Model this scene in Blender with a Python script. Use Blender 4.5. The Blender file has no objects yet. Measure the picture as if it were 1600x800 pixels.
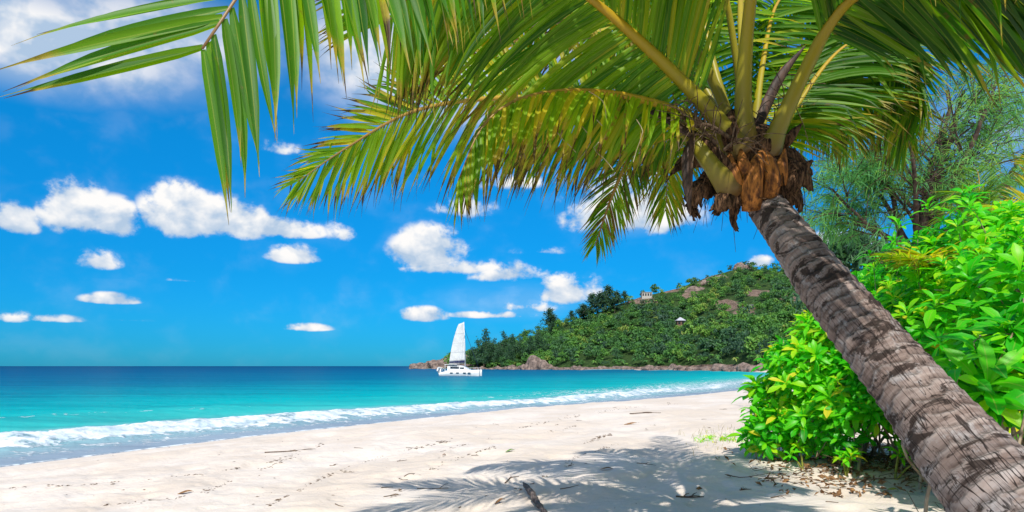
import bpy, math, random
import numpy as np
from mathutils import Vector, Matrix

R = math.radians
random.seed(7)
rng = np.random.default_rng(11)
scene = bpy.context.scene
COL = scene.collection

# ------------------------------------------------------------------ camera
F, EYE, HZ = 1042.0, 2.6, 572.0          # focal length in photo pixels, eye height over the sea, horizon row
cam_d = bpy.data.cameras.new('camera')
cam = bpy.data.objects.new('camera', cam_d)
COL.objects.link(cam)
cam_d.sensor_width = 36
cam_d.lens = 36 * F / 1600
cam_d.shift_y = (HZ - 400) / 1600
cam_d.clip_start = 0.05
cam_d.clip_end = 90000
cam.location = (0, 0, EYE)
cam.rotation_euler = (R(90), 0, 0)
scene.camera = cam


def P(px, py, d):
    """photo pixel and distance -> point in the world"""
    return np.array([(px - 800) / F * d, d, EYE - (py - HZ) / F * d])


# ------------------------------------------------------------------ light
SUN_EL, SUN_AZ = 50.0, 6.0              # sun stands behind the camera, to its left
L = Vector((math.sin(R(SUN_AZ)) * math.cos(R(SUN_EL)), math.cos(R(SUN_AZ)) * math.cos(R(SUN_EL)), -math.sin(R(SUN_EL))))
sun_d = bpy.data.lights.new('sun', 'SUN')
sun_d.energy = 4.4
sun_d.angle = R(0.53)
sun_d.color = (1.0, 0.95, 0.87)
sun = bpy.data.objects.new('sun', sun_d)
COL.objects.link(sun)
sun.rotation_euler = L.to_track_quat('-Z', 'Y').to_euler()
sun.location = (-4, -10, 12)
vs = scene.view_settings
vs.view_transform = 'Standard'
vs.look = 'None'
vs.gamma = 1
vs.use_curve_mapping = False
vs.exposure = 0.25
scene.render.engine = 'CYCLES'
scene.cycles.max_bounces = 8
scene.cycles.transparent_max_bounces = 8
scene.cycles.caustics_reflective = False
scene.cycles.caustics_refractive = False


# ------------------------------------------------------------------ node helper
class NT:
    def __init__(s, tree):
        s.t = tree
        s.n = tree.nodes
        s.n.clear()

    def new(s, typ, **kw):
        nd = s.n.new(typ)
        for k, v in kw.items():
            setattr(nd, k, v)
        return nd

    def put(s, sock, v):
        if v is None:
            return
        if hasattr(v, 'is_output'):
            s.t.links.new(v, sock)
        elif isinstance(v, (tuple, list)) and len(v) == 3 and sock.type == 'RGBA':
            sock.default_value = (*v, 1)
        else:
            sock.default_value = v

    def math(s, op, a, b=None, c=None, clamp=False):
        nd = s.new('ShaderNodeMath', operation=op, use_clamp=clamp)
        for i, v in enumerate((a, b, c)):
            s.put(nd.inputs[i], v)
        return nd.outputs[0]

    def vmath(s, op, a, b=None, out=0):
        nd = s.new('ShaderNodeVectorMath', operation=op)
        s.put(nd.inputs[0], a)
        s.put(nd.inputs[1], b)
        return nd.outputs[out]

    def noise(s, vec, scale, detail=4, rough=0.55, dist=0.0, out=0, lac=2.0):
        nd = s.new('ShaderNodeTexNoise')
        s.put(nd.inputs['Vector'], vec)
        nd.inputs['Scale'].default_value = scale
        nd.inputs['Detail'].default_value = detail
        nd.inputs['Roughness'].default_value = rough
        nd.inputs['Distortion'].default_value = dist
        nd.inputs['Lacunarity'].default_value = lac
        return nd.outputs[out]

    def sstep(s, v, a, b, lo=0.0, hi=1.0, kind='SMOOTHSTEP'):
        nd = s.new('ShaderNodeMapRange', interpolation_type=kind)
        s.put(nd.inputs['Value'], v)
        nd.inputs['From Min'].default_value = a
        nd.inputs['From Max'].default_value = b
        nd.inputs['To Min'].default_value = lo
        nd.inputs['To Max'].default_value = hi
        return nd.outputs[0]

    def mix(s, f, a, b, mode='MIX'):
        nd = s.new('ShaderNodeMix', data_type='RGBA', blend_type=mode)
        s.put(nd.inputs[0], f)
        s.put(nd.inputs[6], a)
        s.put(nd.inputs[7], b)
        return nd.outputs[2]

    def ramp(s, f, stops, interp='LINEAR'):
        nd = s.new('ShaderNodeValToRGB')
        s.put(nd.inputs[0], f)
        cr = nd.color_ramp
        cr.interpolation = interp
        while len(cr.elements) < len(stops):
            cr.elements.new(0.5)
        for e, (p, c) in zip(cr.elements, stops):
            e.position = p
            e.color = (*c, 1)
        return nd.outputs[0]

    def attr(s, name, out='Fac'):
        nd = s.new('ShaderNodeAttribute', attribute_name=name)
        return nd.outputs[out]

    def pos(s):
        return s.new('ShaderNodeNewGeometry').outputs['Position']

    def objpos(s):
        return s.new('ShaderNodeTexCoord').outputs['Object']

    def scalev(s, vec, sc):
        return s.vmath('MULTIPLY', vec, sc)

    def bump(s, h, strength, dist, normal=None):
        nd = s.new('ShaderNodeBump')
        s.put(nd.inputs['Height'], h)
        nd.inputs['Strength'].default_value = strength
        nd.inputs['Distance'].default_value = dist
        if normal is not None:
            s.put(nd.inputs['Normal'], normal)
        return nd.outputs[0]


def new_mat(name):
    m = bpy.data.materials.new(name)
    m.use_nodes = True
    return m, NT(m.node_tree)


def principled(nt, color, rough=0.7, spec=0.3, normal=None, **kw):
    b = nt.new('ShaderNodeBsdfPrincipled')
    nt.put(b.inputs['Base Color'], color)
    nt.put(b.inputs['Roughness'], rough)
    nt.put(b.inputs['Specular IOR Level'], spec)
    if normal is not None:
        nt.put(b.inputs['Normal'], normal)
    for k, v in kw.items():
        nt.put(b.inputs[k], v)
    return b.outputs[0]


def out(nt, sh):
    o = nt.new('ShaderNodeOutputMaterial')
    nt.put(o.inputs['Surface'], sh)


# ------------------------------------------------------------------ sky
world = bpy.data.worlds.new('World')
scene.world = world
world.use_nodes = True
nt = NT(world.node_tree)
sky = nt.new('ShaderNodeTexSky', sky_type='NISHITA')
sky.sun_disc = False
sky.sun_elevation = R(SUN_EL)
sky.sun_rotation = R(180 + SUN_AZ)
sky.altitude = 0
sky.air_density = 1.0
sky.dust_density = 0.3
sky.ozone_density = 3.0
dirv = nt.vmath('NORMALIZE', nt.new('ShaderNodeTexCoord').outputs['Generated'])
sx = nt.new('ShaderNodeSeparateXYZ')
nt.put(sx.inputs[0], dirv)
az = nt.math('ARCTAN2', sx.outputs[0], sx.outputs[1])
el = nt.math('ARCSINE', sx.outputs[2])
cx = nt.new('ShaderNodeCombineXYZ')
nt.put(cx.inputs[0], az)
nt.put(cx.inputs[1], el)
uv = cx.outputs[0]


def azel(px, py):
    x, z = (px - 800) / F, (HZ - py) / F
    return math.atan2(x, 1), math.atan2(z, math.hypot(x, 1))


CLOUDS = [  # px, py (base line a third below), half width, half height, weight
    (118, 342, 66, 66, 1.0), (178, 352, 52, 46, 1.0), (25, 352, 44, 38, 0.9), (280, 348, 68, 66, 1.0),
    (345, 354, 90, 50, 1.0), (440, 362, 75, 26, 0.95), (155, 412, 38, 26, 0.9), (460, 403, 46, 24, 0.85),
    (172, 470, 50, 14, 0.8), (20, 498, 34, 16, 0.7), (85, 500, 50, 10, 0.55), (210, 501, 40, 4, 0.5),
    (290, 439, 30, 6, 0.55), (478, 514, 44, 10, 0.62), (672, 405, 70, 56, 0.95), (700, 420, 90, 26, 0.8), (800, 432, 80, 26, 0.6),
    (725, 328, 56, 34, 0.68), (885, 462, 66, 40, 0.9), (662, 496, 42, 18, 0.85), (765, 494, 80, 9, 0.6),
    (985, 340, 125, 75, 0.95), (845, 394, 50, 12, 0.55), (1188, 412, 26, 14, 0.8), (800, 285, 110, 30, 0.42),
    (1300, 382, 70, 26, 0.75), (440, 235, 40, 18, 0.48), (540, 365, 40, 30, 0.45),
    (-150, 330, 160, 90, 1.0),
    (1750, 330, 180, 100, 0.9), (830, 480, 60, 20, 0.5),
]
acc = None
for (px, py, hw, hh, wt) in CLOUDS:
    a0, e0 = azel(px, py)
    a1, _ = azel(px + hw * 1.12, py)
    _, e1 = azel(px, py - hh * 1.18)
    v = nt.vmath('SUBTRACT', uv, (a0, e0, 0))
    v2 = nt.vmath('MULTIPLY', v, (1, -2.6, 1))
    v = nt.vmath('MAXIMUM', v, v2)
    v = nt.vmath('MULTIPLY', v, (1 / (a1 - a0), 1 / (e1 - e0), 0))
    ln = nt.vmath('LENGTH', v, out=1)
    fall = nt.math('MULTIPLY_ADD', ln, -wt, wt)
    rl_ = nt.math('MULTIPLY_ADD', el, 1 / (e1 - e0), -e0 / (e1 - e0))
    if acc is None:
        acc, relh = fall, rl_
    else:
        gt = nt.math('GREATER_THAN', fall, acc)
        relh = nt.math('MULTIPLY_ADD', gt, nt.math('SUBTRACT', rl_, relh), relh)
        acc = nt.math('MAXIMUM', acc, fall)
soft = None
for (px, py, hw, hh, wt) in [(60, 60, 360, 120, 1.15), (250, 50, 260, 95, 0.9), (610, 60, 190, 190, 1.5), (700, 90, 190, 170, 1.4), (900, 60, 260, 120, 0.6), (1560, 210, 130, 110, 0.55), (1490, 190, 90, 60, 0.35), (980, 330, 120, 50, 0.55), (800, 470, 160, 40, 0.22)]:
    a0, e0 = azel(px, py)
    a1, _ = azel(px + hw, py)
    _, e1 = azel(px, py - hh)
    v = nt.vmath('MULTIPLY', nt.vmath('SUBTRACT', uv, (a0, e0, 0)), (1 / (a1 - a0), 1 / (e1 - e0), 0))
    fall = nt.math('MULTIPLY', nt.sstep(nt.vmath('LENGTH', v, out=1), 1.0, 0.1), wt)
    soft = fall if soft is None else nt.math('MAXIMUM', soft, fall)
softn = nt.noise(nt.scalev(dirv, (1, 1, 2.2)), 5.0, 6, 0.55, 0.3)
soft = nt.math('MULTIPLY', soft, nt.sstep(softn, 0.20, 0.56), clamp=True)
# broken unseen cumulus added behind the viewer, to whiten the blue ambient light
back = nt.math('MULTIPLY', nt.sstep(sx.outputs[1], 0.25, -0.35), nt.sstep(nt.noise(dirv, 2.2, 3), 0.36, 0.62))
back = nt.math('MULTIPLY', back, nt.sstep(sx.outputs[2], -0.02, 0.1))
acc = nt.math('MAXIMUM', acc, nt.math('MULTIPLY', back, 0.8))
pn = nt.scalev(dirv, (1, 1, 1.25))
n1 = nt.noise(pn, 17, 9, 0.58, 0.15)
n1s = nt.noise(pn, 17, 4, 0.5, 0.15)
n2 = nt.noise(nt.vmath('ADD', pn, (-0.008, 0.0, 0.020)), 17, 4, 0.5, 0.15)
n3 = nt.noise(pn, 52, 6, 0.6, 0.2)
dens = nt.math('MULTIPLY_ADD', nt.math('SUBTRACT', n1, 0.5), 2.2, nt.math('MULTIPLY_ADD', nt.math('SUBTRACT', n3, 0.5), 0.65, acc))
mask = nt.sstep(dens, 0.05, 0.50)
mask = nt.math('MULTIPLY', mask, nt.sstep(acc, -0.02, 0.22))
relief = nt.math('MULTIPLY_ADD', nt.math('SUBTRACT', n1s, n2), 4.0, nt.math('MULTIPLY_ADD', dens, 0.50, 0.30), clamp=True)
relief = nt.math('MULTIPLY', relief, nt.sstep(nt.math('MULTIPLY_ADD', nt.math('SUBTRACT', n1s, 0.5), 1.6, relh), -0.42, 0.30, 0.35, 1.0))
ccol = nt.mix(relief, (0.46, 0.60, 0.78), (1.0, 0.985, 0.97))
ccol = nt.vmath('SCALE', ccol)
ccol.node.inputs['Scale'].default_value = 0.84
grade = nt.ramp(el, [(0.0, (0.04, 0.45, 0.93)), (0.035, (0.03, 0.46, 0.95)), (0.13, (0.02, 0.55, 0.98)), (0.30, (0.020, 0.77, 1.24)), (0.6, (0.06, 0.88, 1.35)), (1.0, (0.15, 0.92, 1.35))])
skyc = nt.mix(1.0, sky.outputs[0], grade, 'MULTIPLY')
skyc = nt.vmath('SCALE', skyc)
SKY_STRENGTH = 0.105
# cloud radiance is divided by the background strength so that both share one Background node
ccol2 = nt.vmath('SCALE', ccol)
ccol2.node.inputs['Scale'].default_value = 1 / SKY_STRENGTH
skyc.node.inputs['Scale'].default_value = 1.0
halo = nt.math('MULTIPLY', nt.sstep(nt.math('MULTIPLY_ADD', nt.math('SUBTRACT', n1s, 0.5), 2.4, acc), -0.15, 0.75), 0.13)
halo = nt.math('MULTIPLY', halo, nt.sstep(acc, -0.25, 0.25))
mask = nt.math('MAXIMUM', nt.math('MAXIMUM', mask, halo), nt.math('MULTIPLY', soft, 0.95))
wcol = nt.mix(mask, skyc, ccol2)
bg = nt.new('ShaderNodeBackground')
nt.put(bg.inputs['Color'], wcol)
bg.inputs['Strength'].default_value = SKY_STRENGTH
wo = nt.new('ShaderNodeOutputWorld')
nt.put(wo.inputs[0], bg.outputs[0])
world.cycles.sampling_method = 'MANUAL'
world.cycles.sample_map_resolution = 1024


# ------------------------------------------------------------------ object helpers
def tag(o, label=None, cat=None, group=None, kind=None):
    if label: o['label'] = label
    if cat: o['category'] = cat
    if group: o['group'] = group
    if kind: o['kind'] = kind
    return o


def link(name, me, parent=None):
    o = bpy.data.objects.new(name, me)
    COL.objects.link(o)
    if parent is not None:
        o.parent = parent
    return o


def empty(name, loc=(0, 0, 0), rz=0):
    o = link(name, None)
    o.location = tuple(float(v) for v in loc)
    o.rotation_euler = (0, 0, rz)
    o.empty_display_size = 0.2
    return o


def mesh(name, verts, faces, mat, parent=None, attrs=None, smooth=True, origin=None):
    """verts (N,3); faces (M,3|4) array or list of tuples; attrs: {name: per-vertex floats}"""
    verts = np.asarray(verts, dtype=np.float32)
    if origin is not None:
        verts = verts - np.asarray(origin, dtype=np.float32)
    me = bpy.data.meshes.new(name)
    if isinstance(faces, np.ndarray):
        k = faces.shape[1]
        me.vertices.add(len(verts))
        me.vertices.foreach_set('co', verts.ravel())
        me.loops.add(faces.size)
        me.loops.foreach_set('vertex_index', faces.astype(np.int32).ravel())
        me.polygons.add(len(faces))
        me.polygons.foreach_set('loop_start', np.arange(0, faces.size, k, dtype=np.int32))
        me.update(calc_edges=True)
    else:
        me.from_pydata([tuple(map(float, v)) for v in verts], [], [tuple(int(i) for i in f) for f in faces])
    me.polygons.foreach_set('use_smooth', np.full(len(me.polygons), smooth))
    for k, v in (attrs or {}).items():
        a = me.attributes.new(k, 'FLOAT', 'POINT')
        a.data.foreach_set('value', np.asarray(v, dtype=np.float32))
    me.materials.append(mat)
    me.validate()
    o = link(name, me, parent)
    if origin is not None and parent is None:
        o.location = tuple(float(v) for v in origin)
    return o


class MB:
    """collects pieces into one mesh"""
    def __init__(s):
        s.v, s.f, s.a, s.n = [], [], {}, 0

    def add(s, v, f, **attrs):
        v = np.asarray(v, float)
        f = np.asarray(f, int)
        s.v.append(v)
        if f.shape[1] == 3:
            f = np.hstack([f, f[:, 2:3]])
        s.f.append(f + s.n)
        s.n += len(v)
        for k, val in attrs.items():
            s.a.setdefault(k, []).append(np.broadcast_to(np.asarray(val, float), (len(v),)))
        return s

    def build(s, name, mat, parent=None, smooth=True, origin=None):
        v = np.vstack(s.v)
        f = np.vstack(s.f)
        at = {k: np.concatenate(x) for k, x in s.a.items()}
        tri = f[:, 2] == f[:, 3]
        if tri.any():
            faces = [tuple(r[:3]) if t else tuple(r) for r, t in zip(f.tolist(), tri)]
            return mesh(name, v, faces, mat, parent, at, smooth, origin)
        return mesh(name, v, f, mat, parent, at, smooth, origin)


def nrm(v):
    v = np.asarray(v, float)
    return v / np.maximum(np.linalg.norm(v, axis=-1, keepdims=True), 1e-9)


def spline(pts, n):
    """Catmull-Rom through pts, resampled evenly by length"""
    p = np.asarray(pts, float)
    p = np.vstack([2 * p[0] - p[1], p, 2 * p[-1] - p[-2]])
    o = []
    for i in range(1, len(p) - 2):
        t = np.linspace(0, 1, 24, endpoint=False)[:, None]
        a, b, c, d = p[i - 1], p[i], p[i + 1], p[i + 2]
        o.append(0.5 * (2 * b + (c - a) * t + (2 * a - 5 * b + 4 * c - d) * t ** 2 + (3 * b - a - 3 * c + d) * t ** 3))
    o.append(p[-2][None])
    o = np.vstack(o)
    s = np.concatenate([[0], np.cumsum(np.linalg.norm(np.diff(o, axis=0), axis=1))])
    q = np.linspace(0, s[-1], n)
    return np.stack([np.interp(q, s, o[:, k]) for k in range(3)], 1), s[-1]


def frames(c, n0):
    """parallel transported normals along a curve"""
    T = nrm(np.gradient(c, axis=0))
    N = np.zeros_like(T)
    n = np.asarray(n0, float)
    for i in range(len(c)):
        n = n - n.dot(T[i]) * T[i]
        n = n / max(np.linalg.norm(n), 1e-9)
        N[i] = n
    return T, N, np.cross(T, N)


def grid_faces(nu, nv, wrap=False):
    """quads over a (nu, nv) vertex grid; wrap closes v"""
    i = np.arange(nu - 1)[:, None]
    j = np.arange(nv if wrap else nv - 1)[None, :]
    j2 = (j + 1) % nv
    return np.stack([i * nv + j + 0 * i, i * nv + j2, (i + 1) * nv + j2, (i + 1) * nv + j], -1).reshape(-1, 4)


def tube(c, rad, sides=8, n0=(0.3, 0.2, 1), flat=1.0, cap=True):
    c = np.asarray(c, float)
    rad = np.broadcast_to(np.asarray(rad, float), (len(c),))
    T, N, B = frames(c, n0)
    a = np.linspace(0, 2 * math.pi, sides, endpoint=False)
    v = c[:, None] + rad[:, None, None] * (np.cos(a)[None, :, None] * B[:, None] + flat * np.sin(a)[None, :, None] * N[:, None])
    v = v.reshape(-1, 3)
    f = grid_faces(len(c), sides, True)
    if cap:
        n = len(v)
        v = np.vstack([v, c[:1], c[-1:]])
        j = np.arange(sides)
        j2 = (j + 1) % sides
        lo = np.stack([np.full(sides, n), j2, j, j], 1)
        b = (len(c) - 1) * sides
        hi = np.stack([np.full(sides, n + 1), b + j, b + j2, b + j2], 1)
        f = np.vstack([f, lo, hi])
    return v, f


def box(x0, x1, y0, y1, z0, z1):
    v = np.array([(x, y, z) for x in (x0, x1) for y in (y0, y1) for z in (z0, z1)], float)
    f = np.array([(0, 1, 3, 2), (4, 6, 7, 5), (0, 4, 5, 1), (2, 3, 7, 6), (0, 2, 6, 4), (1, 5, 7, 3)])
    return v, f


def _h(ix, iy, seed):
    n = (ix.astype(np.int64) * 374761393 + iy.astype(np.int64) * 668265263 + seed * 1442695041) & 0x7fffffff
    n = ((n ^ (n >> 13)) * 1274126177) & 0x7fffffff
    return ((n ^ (n >> 16)) & 0xffff) / 65535.0


def vnoise(x, y, seed=0):
    x, y = np.asarray(x, float), np.asarray(y, float)
    ix, iy = np.floor(x), np.floor(y)
    fx, fy = x - ix, y - iy
    fx, fy = fx * fx * (3 - 2 * fx), fy * fy * (3 - 2 * fy)
    a, b = _h(ix, iy, seed), _h(ix + 1, iy, seed)
    c, d = _h(ix, iy + 1, seed), _h(ix + 1, iy + 1, seed)
    return (a * (1 - fx) + b * fx) * (1 - fy) + (c * (1 - fx) + d * fx) * fy


def fbm(x, y, seed=0, oct=4):
    s, amp, tot = 0, 1.0, 0
    for k in range(oct):
        s = s + amp * vnoise(x * 2 ** k + 17.3 * k, y * 2 ** k - 9.1 * k, seed + k)
        tot += amp
        amp *= 0.5
    return s / tot


# ------------------------------------------------------------------ shoreline
def sea_pt(px, py):
    d = F * EYE / (py - HZ)
    return ((px - 800) / F * d, d)


BEACH = [(-40, -45), (-24, -8)] + [sea_pt(*q) for q in ((-250, 760), (0, 732), (200, 705), (400, 681), (560, 665), (700, 650), (840, 639), (960, 629.5), (1070, 619), (1180, 606))] + [(58, 140), (92, 215), (118, 290)]
COAST_PX = [(1180, 582, 290), (1100, 579, 361), (1000, 578.5, 417), (900, 578, 451), (800, 577.5, 492), (720, 577, 542), (640, 576.5, 602)]
COAST = [((px - 800) / F * d, d) for px, _, d in COAST_PX] + [(-70, 690), (40, 900), (600, 1600)]
BEACH = np.array(BEACH)
COAST = np.array(COAST)
POLY = np.vstack([BEACH, COAST, [(4000, 1600), (4000, -400), (-40, -400)]])


def seg_dist(x, y, pts):
    best = np.full(x.shape, 1e18)
    for (ax, ay), (bx, by) in zip(pts[:-1], pts[1:]):
        dx, dy = bx - ax, by - ay
        t = np.clip(((x - ax) * dx + (y - ay) * dy) / (dx * dx + dy * dy), 0, 1)
        best = np.minimum(best, (x - ax - t * dx) ** 2 + (y - ay - t * dy) ** 2)
    return np.sqrt(best)


def inside(x, y):
    c = np.zeros(x.shape, bool)
    n = len(POLY)
    for i in range(n):
        ax, ay = POLY[i]
        bx, by = POLY[(i + 1) % n]
        if ay == by:
            continue
        k = (ay > y) != (by > y)
        c ^= k & (x < (bx - ax) * (y - ay) / (by - ay) + ax)
    return c


BS = np.vstack([spline(np.c_[BEACH, np.zeros(len(BEACH))], 90)[0][:, :2]])
POLY = np.vstack([BS, COAST, [(4000, 1600), (4000, -400), (-40, -400)]])


def shore(x, y):
    """signed distance to the water line, inland positive; and distance to the beach only"""
    db = seg_dist(x, y, BS)
    dc = seg_dist(x, y, COAST)
    ins = inside(x, y)
    return np.where(ins, 1, -1) * np.minimum(db, dc), db


def ground_z(x, y):
    x, y = np.asarray(x, float), np.asarray(y, float)
    d, _ = shore(x, y)
    z = np.where(d > 0, 1.4 * np.tanh(d / 11.0), np.maximum(d * 0.11, -4.0))
    dry = np.clip((d - 1.5) / 5, 0, 1)
    und = (fbm(x * 0.45, y * 0.45, 3, 3) - 0.5) * 0.22 + (fbm(x * 1.9, y * 1.9, 9, 3) - 0.5) * 0.085
    # trodden hollows
    tr = fbm(x * 2.6 + 2 * fbm(x, y, 5), y * 2.6, 21, 2)
    und = und - 0.034 * np.clip((tr - 0.56) * 5, 0, 1)
    # a low wrack ridge running along the beach
    return z + und * dry


def gz(x, y):
    return float(ground_z(np.array([x]), np.array([y]))[0])


# ground
th = np.concatenate([np.linspace(-180, -52, 40, endpoint=False), np.linspace(-52, 52, 620, endpoint=False), np.linspace(52, 180, 40, endpoint=False)])
rr = np.concatenate([[0.4, 1, 2, 3], 1 / np.linspace(1 / 4.0, 1 / 90.0, 330), [100, 115, 140, 180, 240, 320, 450, 700, 1200, 2500]])
TH, RR = np.meshgrid(np.radians(th), rr)
gx, gy = RR * np.sin(TH), RR * np.cos(TH)
gd, gb = shore(gx, gy)
gzv = ground_z(gx, gy)
m, nt = new_mat('sand')
pos = nt.pos()
sd = nt.attr('shore')
nfine = nt.noise(pos, 90, 3, 0.7)
nmid = nt.noise(pos, 6.5, 5, 0.6)
nbig = nt.noise(pos, 0.55, 3, 0.5)
c = nt.mix(nt.sstep(nbig, 0.35, 0.68), (0.615, 0.525, 0.44), (0.685, 0.61, 0.54))
c = nt.mix(nt.math('MULTIPLY', nt.sstep(nmid, 0.5, 0.72), 0.25), c, (0.62, 0.49, 0.38))
grain = nt.sstep(nt.noise(pos, 260, 2, 0.6), 0.62, 0.74)
c = nt.mix(nt.math('MULTIPLY', grain, 0.2), c, (0.35, 0.26, 0.19))
wetn = nt.math('MULTIPLY_ADD', nt.noise(pos, 0.8, 3), 1.4, sd)
wet = nt.sstep(wetn, 2.9, 1.4)
c = nt.mix(nt.math('MULTIPLY', wet, 0.72), c, (0.36, 0.33, 0.33))
bh = nt.math('ADD', nt.math('MULTIPLY', nmid, 0.9), nt.math('MULTIPLY', nfine, 0.10))
bh = nt.math('MULTIPLY', bh, nt.sstep(sd, 1.0, 5.0, 0.1, 1.0))
nrm_s = nt.bump(bh, 0.5, 0.08)
out(nt, principled(nt, c, nt.math('MULTIPLY_ADD', wet, -0.55, 0.9), 0.25, nrm_s))
SAND = m
gr = mesh('sand_beach', np.stack([gx, gy, gzv], -1).reshape(-1, 3), grid_faces(len(rr), len(th), True)[:, ::-1].copy(), SAND,
          attrs={'shore': np.where(gx.ravel() < 400, np.where(gd > 0, np.minimum(gd, gb), -gb).ravel(), 50)})
tag(gr, kind='structure')

# sea: one sheet to the horizon, with the breaker rolling along the beach
th = np.concatenate([np.linspace(-180, -56, 30, endpoint=False), np.linspace(-56, 40, 1150), np.linspace(42, 180, 30, endpoint=False)])
rows = np.concatenate([np.linspace(205, 6, 400, endpoint=False), np.linspace(6, 0.5, 40)])
rr = np.concatenate([F * EYE / rows, [8000, 16000, 40000]])
TH, RR = np.meshgrid(np.radians(th), rr)
wx, wy = RR * np.sin(TH), RR * np.cos(TH)
wd, wb = shore(wx, wy)
off = np.where(wd > 0, -wb, wb)                      # metres offshore
# arc coordinate along the beach for the wave's own waviness
nx = wx * 0.47 + wy * 0.88
wob = (fbm(nx * 0.09, off * 0.02, 31, 3) - 0.5) * 5.0
crest = 4.7 + wob * 0.45
lip = fbm(nx * 1.3, off * 1.1, 41, 4)
u = off - crest
amp = 0.30 * np.clip(1.25 - wy / 170, 0.25, 1) * (0.55 + 0.8 * fbm(nx * 0.12, off * 0, 51, 2))
ridge = np.where(u > 0, np.exp(-(u / 2.6) ** 2), np.exp(-(u / 1.1) ** 2))
wz = amp * ridge * (0.65 + 0.7 * lip) + 0.03
second = off - 15 - wob
wz = wz + 0.16 * np.exp(-(second / 3.0) ** 2) * np.clip(fbm(nx * 0.05, off * 0, 57, 2) * 2 - 0.5, 0, 1)
chop = (fbm(wx * 0.5, wy * 0.9, 61, 4) - 0.5) * 0.22 + (fbm(wx * 1.9, wy * 2.6, 62, 3) - 0.5) * 0.07
wz = wz + chop * np.clip((off - 2) / 6, 0, 1) * np.clip(1.2 - RR / 400, 0, 1)
turb = (fbm(wx * 2.2, wy * 2.2, 71, 4) - 0.5)
foamz = np.exp(-((u + 0.8) / 2.2) ** 2)
wz = wz + 0.22 * turb * foamz * np.clip(1.2 - wy / 80, 0.2, 1)
# the thin wash runs up the sand and stops there
gnd = 1.4 * np.tanh(np.maximum(wd, 0) / 11.0)
wash = 0.35 + 1.7 * (fbm(nx * 0.14, off * 0, 81, 3) - 0.35)
sw = np.clip((off + wash + 0.35) / 0.35, 0, 1)
wz = np.where(off < 1.0, np.where(off < 0, gnd + 0.028 * sw - 0.12 * (1 - sw), wz), wz)
m, nt = new_mat('sea_water')
pos = nt.pos()
of = nt.attr('offshore')
fo = nt.attr('foam')
fl = nt.scalev(pos, (0.012, 0.02, 0))
ofn = nt.math('MULTIPLY_ADD', nt.math('SUBTRACT', nt.noise(fl, 1.0, 4, 0.55), 0.5), nt.math('MULTIPLY', of, 0.9), of)
lg = nt.math('DIVIDE', nt.math('LOGARITHM', nt.math('MAXIMUM', ofn, 0.6), 2.718), 7.0)
ci = nt.ramp(lg, [(0.0, (0.26, 0.33, 0.40)), (0.20, (0.22, 0.40, 0.44)), (0.33, (0.03, 0.42, 0.40)), (0.43, (0.0, 0.35, 0.37)),
                  (0.53, (0.0, 0.24, 0.31)), (0.62, (0.0, 0.13, 0.24)), (0.80, (0.0, 0.075, 0.19)), (1.0, (0.0, 0.055, 0.15))])
pat = nt.sstep(nt.noise(nt.scalev(pos, (0.03, 0.22, 0)), 1.0, 5, 0.6), 0.40, 0.66)
ci = nt.mix(nt.math('MULTIPLY', pat, 0.38), ci, nt.mix(0.6, ci, (0.0, 0.03, 0.09)))
fpos = nt.noise(nt.scalev(pos, (0.9, 0.9, 0.9)), 1.6, 8, 0.68, 0.5)
vor = nt.new('ShaderNodeTexVoronoi', feature='DISTANCE_TO_EDGE')
wv = nt.vmath('ADD', pos, nt.vmath('SCALE', nt.noise(pos, 1.3, 3, out=1)))
wv.node.inputs[1].links[0].from_node.inputs['Scale'].default_value = 1.1
nt.put(vor.inputs['Vector'], wv)
vor.inputs['Scale'].default_value = 1.15
lace = nt.sstep(vor.outputs['Distance'], 0.12, 0.0)
fm = nt.math('ADD', fo, nt.math('MULTIPLY', nt.math('SUBTRACT', fpos, 0.5), 1.7))
fm = nt.math('ADD', fm, nt.math('MULTIPLY', nt.math('MULTIPLY', lace, fo), 0.55))
fmask = nt.sstep(fm, 0.42, 0.72)
# little white caps far out
cap = nt.sstep(nt.noise(nt.scalev(pos, (0.10, 0.45, 0)), 1.0, 6, 0.7), 0.74, 0.80)
cap = nt.math('MULTIPLY', cap, nt.sstep(of, 25, 60, 0, 0.4))
fmask = nt.math('MAXIMUM', fmask, cap)
fc = nt.mix(nt.sstep(fpos, 0.35, 0.65), (0.36, 0.47, 0.54), (0.72, 0.75, 0.77))
col = nt.mix(fmask, ci, fc)
w1 = nt.noise(nt.scalev(pos, (0.55, 1.2, 1)), 1.0, 6, 0.62)
w2 = nt.noise(nt.scalev(pos, (0.05, 0.16, 1)), 1.0, 4, 0.6)
hgt = nt.math('ADD', nt.math('MULTIPLY', w1, 0.5), nt.math('MULTIPLY', w2, 2.2))
fh = nt.math('MULTIPLY', nt.math('MULTIPLY', fpos, fmask), 0.5)
nm = nt.bump(nt.math('ADD', hgt, fh), 0.6, 0.35)
rough = nt.math('MULTIPLY_ADD', fmask, 0.6, 0.16)
dif = nt.new('ShaderNodeBsdfDiffuse')
nt.put(dif.inputs[0], col)
nt.put(dif.inputs['Normal'], nm)
gl = nt.new('ShaderNodeBsdfGlossy')
nt.put(gl.inputs['Roughness'], rough)
nt.put(gl.inputs['Normal'], nm)
fr = nt.new('ShaderNodeFresnel')
fr.inputs['IOR'].default_value = 1.33
nt.put(fr.inputs['Normal'], nm)
fac = nt.math('MULTIPLY', nt.math('MINIMUM', fr.outputs[0], 0.12), nt.math('MULTIPLY_ADD', fmask, -0.9, 1.0))
mx = nt.new('ShaderNodeMixShader')
nt.put(mx.inputs[0], fac)
nt.put(mx.inputs[1], dif.outputs[0])
nt.put(mx.inputs[2], gl.outputs[0])
out(nt, mx.outputs[0])
SEA = m
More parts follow.
